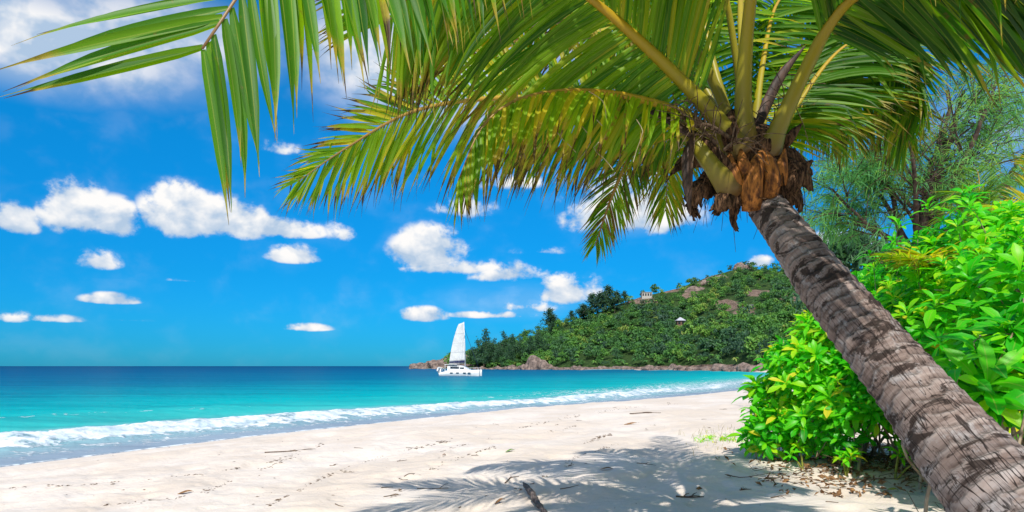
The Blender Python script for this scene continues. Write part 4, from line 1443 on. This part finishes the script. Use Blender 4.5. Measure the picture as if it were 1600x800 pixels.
# pale dry threads hanging from the left fronds
THREAD = simple_mat('pale_thread', (0.30, 0.22, 0.13), (0.5, 0.42, 0.28), 10)
g = np.random.default_rng(91)
for k in range(26):
    p0 = P(g.uniform(760, 1000), g.uniform(125, 190), g.uniform(3.6, 4.5))
    pts = [p0]
    for q in range(4):
        pts.append(pts[-1] + np.array([g.normal(0, .03), g.normal(0, .02), -g.uniform(.03, .09)]))
    tv, tf = tube(spline(np.array(pts), 10)[0], .0022, 4, cap=False)
    part(MB().add(tv, tf), 'dry_thread', THREAD)
# ------------------------------------------------------------------ beach naupaka bushes
def rosettes(cents, axes, sizes, rnds, seed, nleaf=(8, 12)):
    """whorls of spoon-shaped leaves, all in one mesh"""
    g = np.random.default_rng(seed)
    cs, dd, ups, szs, rr_ = [], [], [], [], []
    for c, ax, s, r in zip(cents, axes, sizes, rnds):
        n = g.integers(*nleaf)
        ax = nrm(ax)
        e1 = nrm(np.cross(ax, (.3, .5, .81)))
        e2 = np.cross(ax, e1)
        ph0 = g.uniform(0, 6.28)
        for k in range(n):
            ph = ph0 + k * 2.39996
            el_ = R(88) - R(60) * (k / n) + g.normal(0, .12)   # angle off the axis: outer leaves open flat
            rd = math.cos(ph) * e1 + math.sin(ph) * e2
            d = nrm(math.cos(el_) * ax + math.sin(el_) * rd)
            cs.append(c - ax * s * .25 * (1 - k / n))
            dd.append(d)
            up = nrm(ax - ax.dot(d) * d) if abs(ax.dot(d)) < .99 else -rd
            ups.append(up)
            szs.append(s * g.uniform(.65, 1.2) * (1 - .3 * k / n))
            rr_.append(np.clip(r + g.normal(0, .16) + (0.35 if g.random() < .07 else 0), 0, 1))
    cs, dd, ups = np.array(cs), np.array(dd), np.array(ups)
    szs, rr_ = np.array(szs), np.array(rr_)
    n, K = len(cs), 5
    sd_ = np.cross(dd, ups)
    tt = np.linspace(0, 1, K + 1)
    wprof = np.array([.10, .28, .60, .95, .90, .15]) * .165
    arch = .10 * np.sin(tt * math.pi) - .22 * tt ** 2.2
    sp = cs[:, None] + szs[:, None, None] * (tt[None, :, None] * dd[:, None] + (arch[None, :] * g.uniform(.4, 1.7, (n, 1)))[..., None] * ups[:, None])
    hw = szs[:, None] * wprof[None] * g.uniform(.85, 1.15, (n, 1))
    a_ = sp + sd_[:, None] * hw[..., None] + ups[:, None] * (hw * .28)[..., None]
    b_ = sp - sd_[:, None] * hw[..., None] + ups[:, None] * (hw * .28)[..., None]
    v = np.stack([a_, sp, b_], 2).reshape(-1, 3)
    st = 3 * (K + 1)
    f = (grid_faces(K + 1, 3)[None] + (np.arange(n) * st)[:, None, None]).reshape(-1, 4)
    return v, f, np.repeat(rr_, st)


def mids(v):
    return np.tile([1., 0., 1.], len(v) // 3)


SUNV = -np.array(L)


def bush(name, label, lobes, nros, size, root, seed, stems=30, cut=None):
    g = np.random.default_rng(seed)
    o = empty(name, root)
    tag(o, label, 'bush')
    root = np.array(o.location)
    lc = np.array([P(*l[:3]) for l in lobes])
    lr = np.array([l[3] for l in lobes])
    w = lr ** 2
    cents, axes, szs, rnds = [], [], [], []
    tries = 0
    while len(cents) < nros and tries < nros * 30:
        tries += 1
        k = g.choice(len(lc), p=w / w.sum())
        d = nrm(g.normal(0, 1, 3))
        rf = 1 - abs(g.normal(0, .10))
        if g.random() < .22:
            rf = g.uniform(.45, .9)
        elif g.random() < .10:
            rf = g.uniform(1.05, 1.28)
        p = lc[k] + d * lr[k] * rf * np.array([1, 1, .95])
        # keep the shell of the union only
        q = np.linalg.norm((p - lc) / lr[:, None], axis=1)
        if (q < .62).any():
            continue
        gzp = gz(p[0], p[1])
        if p[2] < gzp + .12:
            continue
        # leave the far side thin: nothing of it shows
        if d[1] > .35 and d[2] < .3 and g.random() < .75:
            continue
        if cut is not None and cut(p, g):
            continue
        ax = nrm(d * .75 + np.array([0, 0, .45]) + SUNV * .75 + g.normal(0, .25, 3))
        cents.append(p)
        axes.append(ax)
        szs.append(size * g.uniform(.6, 1.35))
        cl = fbm(np.array([p[0] * 1.5 + p[2]]), np.array([p[2] * 1.7 + p[1]]), seed)[0]
        rnds.append(np.clip(.40 + 1.0 * (cl - .5) + g.normal(0, .10), .02, .9))
    v, f, r = rosettes(cents, axes, szs, rnds, seed + 1)
    mesh('foliage', v - root, f, BUSHLEAF, o, {'rnd': r, 'mid': mids(v)})
    # stems from the root zone out to rosettes
    sb = MB()
    idx = g.choice(len(cents), min(len(cents), stems * 9), replace=False)
    for q, i in enumerate(idx):
        tip = cents[i]
        k = np.argmin(np.linalg.norm(tip - lc, axis=1))
        b0 = np.array([lc[k][0] * .7 + root[0] * .3 + g.normal(0, .25), lc[k][1] + g.normal(0, .25), 0])
        b0[2] = gz(b0[0], b0[1]) - .05
        if q >= stems:
            b0 = lc[k] + (tip - lc[k]) * g.uniform(.1, .4) + g.normal(0, .08, 3)
        midp = (b0 + tip) / 2 + g.normal(0, .14, 3) + np.array([0, 0, -.06])
        cc, ll = spline(np.array([b0, midp, tip]), 10)
        r0 = .016 if q < stems else .007
        tv, tf = tube(cc, np.linspace(r0 * g.uniform(.8, 1.5), .004, 10), 6, cap=False)
        sb.add(tv - root, tf)
    sb.build('stems', STEM, o)
    return o


b1 = bush('naupaka_bush', 'low bright green naupaka bush at the edge of the sand, left of the leaning trunk',
          [(1245, 635, 9.2, .52), (1285, 590, 9.0, .68), (1335, 545, 8.8, .72), (1395, 565, 8.6, .9), (1345, 630, 8.3, .58), (1212, 672, 9.0, .34), (1290, 660, 8.6, .42), (1425, 620, 8.0, .6), (1205, 625, 9.3, .26), (1180, 690, 9.0, .15), (1395, 500, 9.0, .72), (1290, 520, 9.0, .3), (1225, 575, 9.2, .25)],
          1150, .215, (P(1330, 690, 8.7)[0], 8.7, gz(P(1330, 690, 8.7)[0], 8.7)), 501, 40,
          cut=lambda p, g: p[2] < 1.95 and p[0] > 4.0 and p[1] < 9 and g.random() < .9)
b2 = bush('naupaka_bush', 'tall dense bright green naupaka thicket behind the leaning trunk, rising to the right',
          [(1470, 490, 8.2, .95), (1550, 470, 7.6, 1.1), (1640, 475, 7.0, 1.15), (1430, 475, 9.0, .8), (1385, 490, 9.3, .6), (1530, 540, 6.8, .85), (1610, 520, 6.0, .8), (1690, 500, 5.6, .95), (1500, 560, 7.2, .8), (1600, 470, 6.4, .65), (1700, 450, 7.2, 1.0)],
          1600, .215, (P(1600, 640, 6.6)[0], 6.6, gz(P(1600, 640, 6.6)[0], 6.6)), 502, 60)
b3 = bush('naupaka_bush', 'near naupaka shrub with large leaves right of the trunk, dry branches under it',
          [(1535, 590, 4.3, .20), (1590, 565, 4.3, .28), (1650, 590, 4.2, .32), (1560, 545, 4.6, .2), (1620, 620, 4.2, .18)],
          70, .25, (P(1640, 700, 4.4)[0], 4.4, gz(P(1640, 700, 4.4)[0], 4.4)), 503, 22)

# seedlings at the foot of the bush
GSD = 'naupaka seedlings at the foot of the bush'
for k, (px, py, n, sz, lab) in enumerate([(1255, 722, 2, .15, 'naupaka seedling with two broad yellow-green leaf whorls, leftmost at the foot of the bush'),
                                          (1322, 738, 4, .15, 'bushy naupaka seedling in front of the brown coconut'),
                                          (1398, 735, 3, .16, 'naupaka seedling beside the trunk with a tall yellowish stem'),
                                          (1365, 690, 2, .13, 'small naupaka seedling between the coconuts')]):
    g = np.random.default_rng(600 + k)
    d = 7.5
    for _ in range(6):
        x = (px - 800) / F * d
        d = F * (EYE - gz(x, d)) / (py + 8 - HZ)
    x = (px - 800) / F * d
    root = np.array([x, d, gz(x, d)])
    o = empty('naupaka_seedling', root)
    tag(o, lab, 'seedling', GSD)
    cs, ax, ss, sb = [], [], [], MB()
    for q in range(n):
        tip = np.array([g.normal(0, .12), g.normal(0, .08), g.uniform(.12, .32)])
        cs.append(tip)
        ax.append(nrm(np.array([tip[0] * 2, -.3, .8])))
        ss.append(sz * g.uniform(.9, 1.2))
        tv, tf = tube(spline(np.array([(0, 0, -.03), tip * .5 + [0, 0, .02], tip]), 8)[0], np.linspace(.014, .008, 8), 6)
        sb.add(tv, tf)
    v, f, r = rosettes(cs, ax, ss, [.55] * n, 610 + k, (9, 13))
    mesh('foliage', v, f, BUSHLEAF, o, {'rnd': r, 'mid': mids(v)})
    sb.build('stem', GREENSTEM, o)


def on_ground(px, py):
    d = 8.0
    for _ in range(12):
        x = (px - 800) / F * d
        d = .5 * d + .5 * F * (EYE - gz(x, d)) / (py - HZ)
    x = (px - 800) / F * d
    return np.array([x, d, gz(x, d)])


# old grey stem under the bush
p0 = on_ground(1283, 700)
v, f = tube(spline(np.array([p0 + [0, 0, -.1], p0 + [-.04, 0, .25], p0 + [-.12, .05, .55], p0 + [-.1, .2, .9]]), 20)[0], np.interp(np.linspace(0, 1, 20), [0, 1], [.075, .05]) * (1 + .12 * rng.normal(0, 1, 20)), 12)
o = MB().add(v, f).build('dead_stump', STEM, origin=p0)
tag(o, 'short pale weathered stump leaning under the naupaka leaves', 'stump')

# coconuts in the litter
HUSK = simple_mat('coconut_husk', (0.10, 0.07, 0.05), (0.32, 0.25, 0.19), 7, 0.85, 0.15, 0.6, .01, stretch=(.5, 4, 4))


def coconut(px, py, rz, s, lab):
    p = on_ground(px, py)
    u = np.linspace(0, math.pi, 22)
    a = np.linspace(0, 2 * math.pi, 28, endpoint=False)
    U, A = np.meshgrid(u, a, indexing='ij')
    tri = 1 + .07 * np.cos(3 * A)
    rr_ = np.sin(U) ** .85 * .115 * tri * (1 + .15 * np.cos(U))
    v = np.stack([-np.cos(U) * .155, rr_ * np.cos(A), rr_ * np.sin(A) * .95], -1).reshape(-1, 3) * s
    o = mesh('coconut', v, grid_faces(22, 28, True), HUSK)
    o.location = p + np.array([0, 0, .09 * s])
    o.rotation_euler = (.3, .1, rz)
    tag(o, lab, 'coconut')
    cap = MB()
    tv, tf = tube(np.array([(-.165, 0, 0), (-.15, 0, 0)]) * s, [.028 * s, .05 * s], 10)
    cap.add(tv, tf)
    cap.build('stem_cap', TWIG, o)


coconut(1340, 668, .2, 1.25, 'big brown coconut lying in the litter in front of the bush')
coconut(1393, 665, 1.0, 1.0, 'grey-brown coconut half hidden beside the leaning trunk')
coconut(1318, 622, .4, 1.0, 'brown coconut deep under the bush, left of two')
coconut(1340, 620, 2.0, .9, 'brown coconut deep under the bush, right of two')

# litter under the bush: dead leaves and twigs nobody could count
lb, tb = MB(), MB()
g = np.random.default_rng(55)
cs, nn_ = [], []
for k in range(2600):
    if k < 900:
        px, py = g.normal(1320, 75), g.normal(715, 22)
        if py < 650 or py > 765: continue
        p = on_ground(px, py) if False else None
        d = F * 1.25 / (py - HZ)
        x = (px - 800) / F * d
    else:
        d = g.uniform(3.2, 9.5)
        x = (g.uniform(1290, 1700) - 800) / F * d
        if g.random() < .5 and (x / d * F + 800) < 1470 and d < 7.6:
            continue
        if (x / d * F + 800) < 1480 and d < 6.8:
            continue
    cs.append((x, d))
cs = np.array(cs)
zz = ground_z(cs[:, 0], cs[:, 1])
cs3 = np.c_[cs, zz + g.uniform(.005, .05, len(cs))]
v, f, r = leaf_cloud(cs3, np.tile([0, 0, 1.0], (len(cs3), 1)), .045, g.random(len(cs3)), .5, .9)
lb.add(v, f)
o = lb.build('leaf_litter', LITTER, smooth=False)
tag(o, 'brown dead leaves scattered on the sand under the naupaka bush', 'leaf litter', kind='stuff')
for k in range(420):
    i = g.integers(0, len(cs3))
    p0 = cs3[i]
    a_ = g.uniform(0, 6.28)
    l = g.uniform(.1, .5)
    dv = np.array([math.cos(a_), math.sin(a_), g.uniform(-.05, .35)]) * l
    if p0[0] / p0[1] * F + 800 > 1480:
        dv[2] += abs(g.normal(0, .25))
    tv, tf = tube(spline(np.array([p0, p0 + dv * .5 + g.normal(0, .03, 3), p0 + dv]), 7)[0], np.linspace(.005, .002, 7) * g.uniform(.7, 1.6), 5)
    tb.add(tv, tf)
o = tb.build('twig_litter', TWIG)
tag(o, 'tangle of thin dry twigs lying under the naupaka bushes', 'twigs', kind='stuff')

# ------------------------------------------------------------------ casuarina behind the thicket
def casuarina(root, height, label, seed, specs, tuft_n):
    g = np.random.default_rng(seed)
    o = empty('casuarina_tree', root)
    tag(o, label, 'tree')
    root = np.array(root, float)
    tr, br, nd = MB(), MB(), []

    def limb(p0, d0, length, r0, depth, mb):
        n = 9
        pts = [p0]
        d = nrm(d0)
        for k in range(n):
            d = nrm(d + g.normal(0, .10, 3) + np.array([0, 0, .035 if depth < 2 else -.03]))
            pts.append(pts[-1] + d * length / n)
        pts = np.array(pts)
        rad = np.linspace(r0, max(r0 * .3, .009), n + 1)
        tv, tf = tube(pts, rad, 7 if depth < 2 else 4, cap=False)
        mb.add(tv, tf)
        if depth >= 2:
            for q in range(4 if depth == 2 else 2, n + 1):
                nd.append((pts[q], nrm(pts[q] - pts[q - 1])))
        if depth < 3:
            nb = (0, 9, 8, 6)[depth] if depth else 0
            for b in range(nb):
                k = g.uniform(.25, 1.0)
                i = int(k * n)
                pp = pts[i]
                side = nrm(np.cross(d, g.normal(0, 1, 3)))
                nd_dir = nrm(nrm(pts[min(i + 1, n)] - pts[i - 1]) * .75 + side * g.uniform(.5, 1.0))
                limb(pp, nd_dir, length * (.62 - .25 * k) * g.uniform(.7, 1.2), r0 * (1 - k * .75) * .5, depth + 1, br)

    for (p, d, l, r) in specs:
        limb(np.array(p, float), d, l, r, 1, tr)
    tr.build('trunk', DARKBARK, o)
    br.build('branches', DARKBARK, o)
    # needle sprays
    pts = np.array([q[0] for q in nd])
    dr = np.array([q[1] for q in nd])
    k = g.integers(0, len(pts), tuft_n)
    base = pts[k] + g.normal(0, .03, (tuft_n, 3))
    d = nrm(dr[k] * .7 + g.normal(0, .55, (tuft_n, 3)) + np.array([0, 0, .1]))
    ln = g.uniform(.18, .46, tuft_n)
    K = 3
    spn, cur, p = [base], d, base
    for q in range(K):
        cur = nrm(cur + np.array([0, 0, -.38]))
        p = p + cur * (ln / K)[:, None]
        spn.append(p)
    spn = np.stack(spn, 1)
    side = nrm(np.cross(d, g.normal(0, 1, (tuft_n, 3))))
    w = np.array([.8, 1, .7, .15]) * .0085
    v = np.stack([spn + side[:, None] * w[None, :, None], spn - side[:, None] * w[None, :, None]], 2).reshape(-1, 3)
    f = (grid_faces(K + 1, 2)[None] + (np.arange(tuft_n) * 2 * (K + 1))[:, None, None]).reshape(-1, 4)
    rn = np.clip(.5 + .9 * (fbm(base[:, 0] * .7, base[:, 2] * .7, 3) - .5) + g.normal(0, .15, tuft_n), 0, 1)
    mesh('crown', v, f, NEEDLE, o, {'rnd': np.repeat(rn, 2 * (K + 1))})
    return o


CD = 16.0
cr = P(1440, 400, CD)
cr[2] = 1.4


def rel(px, py, dd=0.0):
    return P(px, py, CD + dd) - cr


sp_ = []
for (pxa, pya, pxb, pyb, dd, r) in [(1440, 410, 1443, 130, 0, .13), (1432, 410, 1395, 165, -.8, .10), (1415, 400, 1370, 250, .6, .09), (1445, 400, 1470, 120, .8, .10), (1450, 395, 1530, 130, -.5, .10), (1460, 390, 1610, 190, .4, .08), (1430, 395, 1300, 300, -.6, .07), (1425, 390, 1280, 225, .9, .07), (1455, 380, 1585, 280, -1, .07), (1420, 385, 1290, 345, .3, .055), (1435, 380, 1340, 170, -1.4, .07), (1440, 380, 1500, 220, 1.2, .07)]:
    a_, b_ = rel(pxa, pya), rel(pxb, pyb, dd)
    sp_.append((a_, b_ - a_, np.linalg.norm(b_ - a_), r))
a_ = rel(1440, 410)
sp_.append(((0, 0, -.2), a_ - np.array([0, 0, -.2]), np.linalg.norm(a_) + .2, .17))
casuarina(cr, 8, 'airy blue-green casuarina with many thin stems behind the naupaka thicket', 801, sp_, 16000)

# distant dark casuarinas between the trunk and the thicket
GT = 'distant dark trees seen between the trunk and the airy casuarina'
lab = 'distant dark feathery tree beyond the bush, just right of the trunk'
src = None
for i, (px, d, top) in enumerate([(1300, 95, 398), (1318, 90, 392), (1338, 92, 388), (1356, 88, 396), (1375, 94, 402), (1395, 90, 405)]):
    h = (HZ - top) / F * d + EYE - 1.2
    if src is None:
        src = far_tree('casuarina_tree', lab, 'tree', feather_crown(900, 0.34, 1.0, 330, 0.05, 0.2), 0.7, 0.02, GT)
        o = src
    else:
        o = copy_tree(src, (0, 0, 0), i * 1.9, 1, lab, GT)
    o.location = ((px - 800) / F * d, d, 1.2)
    o.scale = (h * .8, h * .8, h)


# ------------------------------------------------------------------ young palms in the thicket
def young_palm(root, fr, label, hue, seed, name='young_coconut_palm'):
    o = empty(name, root)
    tag(o, label, 'palm tree')
    rt = np.array(root, float)

    def pt(mb, nm, mat, parent):
        q = mb.build(nm, mat, parent if parent is not None else o)
        q.data.transform(Matrix.Translation(Vector(-rt)))
        return q
    mb = MB()
    top = np.array(fr[0][0])
    tv, tf = tube(spline(np.array([rt + [0, 0, -.1], (rt + top) / 2, top]), 12)[0], np.linspace(.10, .06, 12), 10)
    mb.add(tv, tf)
    pt(mb, 'trunk', BARK, None)
    for k, q in enumerate(fr):
        frond(q, 42, .55, .026, seed + k, start=.12, grav=(.3, .3), rbase=.02, hue=hue[k], dry=0.0, parts=pt, ang=(60, 25), tipr=.003)


rt = P(1606, 560, 8.6)
rt[2] = 1.4
tp = P(1606, 400, 8.6)
young_palm(rt, [[tp, P(1596, 350, 8.4), P(1560, 322, 8.1), P(1530, 330, 7.8)], [tp, P(1580, 370, 8.2), P(1552, 352, 7.9), P(1516, 352, 7.7), P(1500, 385, 7.6)], [tp, P(1620, 330, 8.5), P(1660, 300, 8.5), P(1700, 330, 8.5)], [tp, P(1612, 320, 8.7), P(1622, 268, 8.8), P(1604, 245, 8.8)]],
           'young coconut palm with pale yellowish fronds sticking out of the thicket top', [.4, .45, .3, .4], 900)
rt = P(1525, 560, 11.5)
rt[2] = 1.4
tp = P(1525, 372, 11.5)
young_palm(rt, [[tp, P(1520, 320, 11.4), P(1495, 300, 11.2), P(1470, 325, 11)], [tp, P(1535, 310, 11.5), P(1560, 300, 11.4), P(1580, 325, 11.3)], [tp, P(1510, 335, 11.6), P(1480, 335, 11.7), P(1455, 375, 11.8)], [tp, P(1530, 300, 11.8), P(1528, 270, 12), P(1520, 262, 12.4)], [tp, P(1545, 330, 11.3), P(1575, 340, 11.2), P(1600, 370, 11)]],
           'dark green young palm standing behind the thicket under the casuarina', [-.2, -.15, 0, -.2, -.1], 920)
rt = P(1450, 520, 7.6)
rt[2] = 1.4
tp = P(1456, 432, 7.5)
young_palm(rt, [[tp, P(1452, 412, 7.2), P(1432, 405, 6.95), P(1392, 398, 6.8)], [tp, P(1462, 416, 7.3), P(1450, 400, 7.1), P(1420, 412, 6.9)]], 'palm seedling with brown-tipped fronds poking out of the thicket beside the trunk', [.35, .5], 940)

# ------------------------------------------------------------------ things lying on the sand
# low creeping plant
p = on_ground(1118, 688)
g = np.random.default_rng(70)
o = empty('creeping_plant', p)
tag(o, 'small patch of yellow-green creeper on the sand left of the bush', 'plant')
cs = [np.array([g.normal(0, .22), g.normal(0, .35), 0]) for _ in range(46)]
for q in cs:
    q[2] = gz(p[0] + q[0], p[1] + q[1]) - p[2] + .03
v, f, r = rosettes(cs, [(g.normal(0, .3), g.normal(0, .3), 1) for _ in cs], [.07] * 46, [.7] * 46, 71, (5, 8))
mesh('foliage', v, f, BUSHLEAF, o, {'rnd': r, 'mid': mids(v)})
# thin dry grass by it
gb_ = MB()
for k in range(260):
    x0, y0 = p[0] + g.normal(.35, .45), p[1] + g.normal(-.6, 1.2)
    z0 = gz(x0, y0)
    h = g.uniform(.06, .2)
    d = np.array([g.normal(0, .4), g.normal(0, .4), 1]) * h
    s = nrm(np.array([d[1] + .01, -d[0], 0])) * .0035
    b0 = np.array([x0, y0, z0])
    gb_.add(np.array([b0 - s, b0 + s, b0 + d * .6 + s * .7, b0 + d * .6 - s * .7, b0 + d + [d[0] * .5, d[1] * .5, -.02], b0 + d + [d[0] * .5, d[1] * .5, -.021]]), np.array([(0, 1, 2, 3), (3, 2, 4, 5)]))
DRYGRASS = simple_mat('dry_grass', (0.28, 0.24, 0.08), (0.42, 0.38, 0.16), 3)
o = gb_.build('dry_grass', DRYGRASS)
tag(o, 'sparse dry yellowish grass blades around the creeper on the sand', 'grass', kind='stuff')

# driftwood at the bottom
a_, b_ = on_ground(818, 764), on_ground(848, 802)
c = spline(np.array([a_ + [0, 0, .07], a_ * .6 + b_ * .4 + [.01, 0, .05], a_ * .25 + b_ * .75 + [0, 0, .035], b_ + [.03, -.12, .02]]), 26)[0]
v, f = tube(c, np.interp(np.linspace(0, 1, 26), [0, .1, .4, 1], [.012, .034, .042, .03]) * (1 + .15 * rng.normal(0, 1, 26)), 10, flat=.7)
DRIFT = simple_mat('driftwood', (0.035, 0.026, 0.022), (0.20, 0.16, 0.14), 18, stretch=(6, 1, 1))
o = MB().add(v, f).build('driftwood', DRIFT, origin=a_)
tag(o, 'dark splintered driftwood stick half buried in the sand at the bottom', 'driftwood')


def twig_thing(px, py, l, rz, label, forks=1, r=.008, group=None, mat=TWIG):
    p = on_ground(px, py)
    g = np.random.default_rng(int(px * 7 + py))
    mb = MB()
    d = np.array([math.cos(rz), math.sin(rz), 0])
    pts = [p - d * l / 2, p + g.normal(0, l * .05, 3), p + d * l / 2]
    for q in pts:
        q[2] = gz(q[0], q[1]) + r * .7
    cc = spline(np.array(pts), 12)[0]
    tv, tf = tube(cc, np.linspace(r, r * .45, 12), 6)
    mb.add(tv - p, tf)
    for k in range(forks):
        i = g.integers(3, 9)
        e = d * g.uniform(.15, .35) * l + np.array([-d[1], d[0], 0]) * g.normal(0, .3) * l + np.array([0, 0, g.uniform(.0, .12) * l])
        q = np.array([cc[i], cc[i] + e * .5 + [0, 0, .01], cc[i] + e])
        tv, tf = tube(spline(q, 7)[0], np.linspace(r * .7, r * .3, 7), 5)
        mb.add(tv - p, tf)
    o = mb.build('twig', mat)
    o.location = p
    return tag(o, label, 'twig', group)


def leaf_thing(px, py, s, rz, label, group=None, mat=None):
    p = on_ground(px, py)
    g = np.random.default_rng(int(px * 3 + py))
    c = np.array([(-s, 0, .01), (-.3 * s, 0, .03), (.4 * s, .05 * s, .035), (s, 0, .012)])
    v, f = leaf_sheet(c, [.1 * s, .4 * s, .35 * s, .04 * s], .9, (0, 0, 1), .15, int(px))
    o = mesh('dead_leaf', v, f, mat or LITTER)
    md = o.modifiers.new('thick', 'SOLIDIFY')
    md.thickness = .003
    o.location = p + np.array([0, 0, .008])
    o.rotation_euler = (g.normal(0, .15), g.normal(0, .15), rz)
    return tag(o, label, 'leaf', group)


twig_thing(1078, 778, .30, .1, 'dark forked twig lying in the palm shadow on the sand', 4, .011)
twig_thing(676, 764, .36, .15, 'thin straight stick on the sand left of the driftwood', 1, .006)
twig_thing(452, 705, .85, .5, 'slender stick at the upper end of the wrack line on the left sand', 2, .012)
twig_thing(1008, 645, .9, -.1, 'dark stick on the far sand nearest the water', 2, .016)
twig_thing(800, 749, .28, .9, 'short twig on the wrack line just above the driftwood', 2, .008)
leaf_thing(290, 772, .085, .3, 'single curled brown leaf on the smooth sand at lower left')
leaf_thing(948, 735, .085, .2, 'olive brown dead leaf inside the palm shadow')
leaf_thing(781, 786, .06, .5, 'small orange-brown dead leaf on the sand left of the driftwood')
leaf_thing(694, 713, .05, 1.1, 'small orange dead leaf standing in the middle of the sand')
leaf_thing(797, 706, .08, .5, 'yellow-green fallen leaf in the middle of the sand', None, BUSHLEAF)
leaf_thing(985, 663, .16, .1, 'orange-brown dead leaf on the far sand above the shadow')
leaf_thing(1395, 768, .07, .2, 'yellow fallen leaf on the sand beside the base of the trunk', None, GREENSTEM)
GTW = 'small dark twigs scattered over the sand'
for k, (px, py) in enumerate([(605, 762), (613, 775), (628, 720), (630, 750), (640, 741), (545, 738), (520, 728), (775, 663), (905, 657), (960, 637), (1045, 630), (870, 664), (640, 700), (690, 690), (560, 700), (742, 712), (1010, 725), (890, 762), (1130, 640), (1100, 655), (1220, 775), (1165, 765), (1300, 785), (530, 790), (245, 782)]):
    twig_thing(px, py, random.uniform(.10, .26), random.uniform(-.8, .8), 'small dark twig scattered on the open sand', random.randint(0, 2), .006, GTW)
# wrack: crumbs of dry weed along old tide lines, nobody could count them
wl = MB()
g = np.random.default_rng(33)
LINES = [[(0, 763), (150, 756), (300, 742), (420, 722), (500, 692)], [(150, 790), (280, 778), (390, 742), (450, 716), (505, 694)], [(690, 705), (780, 680), (850, 660), (960, 640), (1060, 630)],
         [(760, 790), (830, 755), (900, 715), (960, 695), (1020, 665)], [(600, 790), (650, 745), (720, 715), (800, 690), (900, 665)], [(420, 790), (520, 740), (600, 712), (700, 690)], [(880, 760), (905, 700), (980, 670)]]
n_ = 0
pts2 = []
for ln in LINES:
    lp = spline(np.c_[np.array(ln, float), np.zeros(len(ln))], 120)[0]
    for k in range(120):
        i = g.integers(0, 120)
        if fbm(np.array([lp[i, 0] * .05]), np.array([lp[i, 1] * .05]), 4)[0] < .46:
            continue
        pts2.append((lp[i, 0] + g.normal(0, 4), lp[i, 1] + g.normal(0, 1.1)))
        pts2.append((lp[i, 0] + g.normal(0, 2), lp[i, 1] + g.normal(0, .6)))
for k in range(90):
    pts2.append((g.uniform(0, 1250), g.uniform(655, 798)))
for px, py in pts2:
    if py < 625:
        continue
    p = on_ground(px, py)
    s = g.uniform(.004, .016) * (1 if p[1] < 12 else 1.5)
    a_ = g.normal(0.6, .6)
    d = np.array([math.cos(a_), math.sin(a_), 0]) * s * g.uniform(1, 2.6)
    q = np.array([-d[1], d[0], 0]) * g.uniform(.3, .6)
    z = np.array([0, 0, s * .5])
    wl.add(np.array([p - d, p + q, p + d, p - q, p + z]), np.array([(0, 3, 4), (3, 2, 4), (2, 1, 4), (1, 0, 4)]))
o = wl.build('beach_wrack', TWIG, smooth=False)
tag(o, 'crumbs of dry seaweed and husk strewn in lines along the sand', 'wrack', kind='stuff')
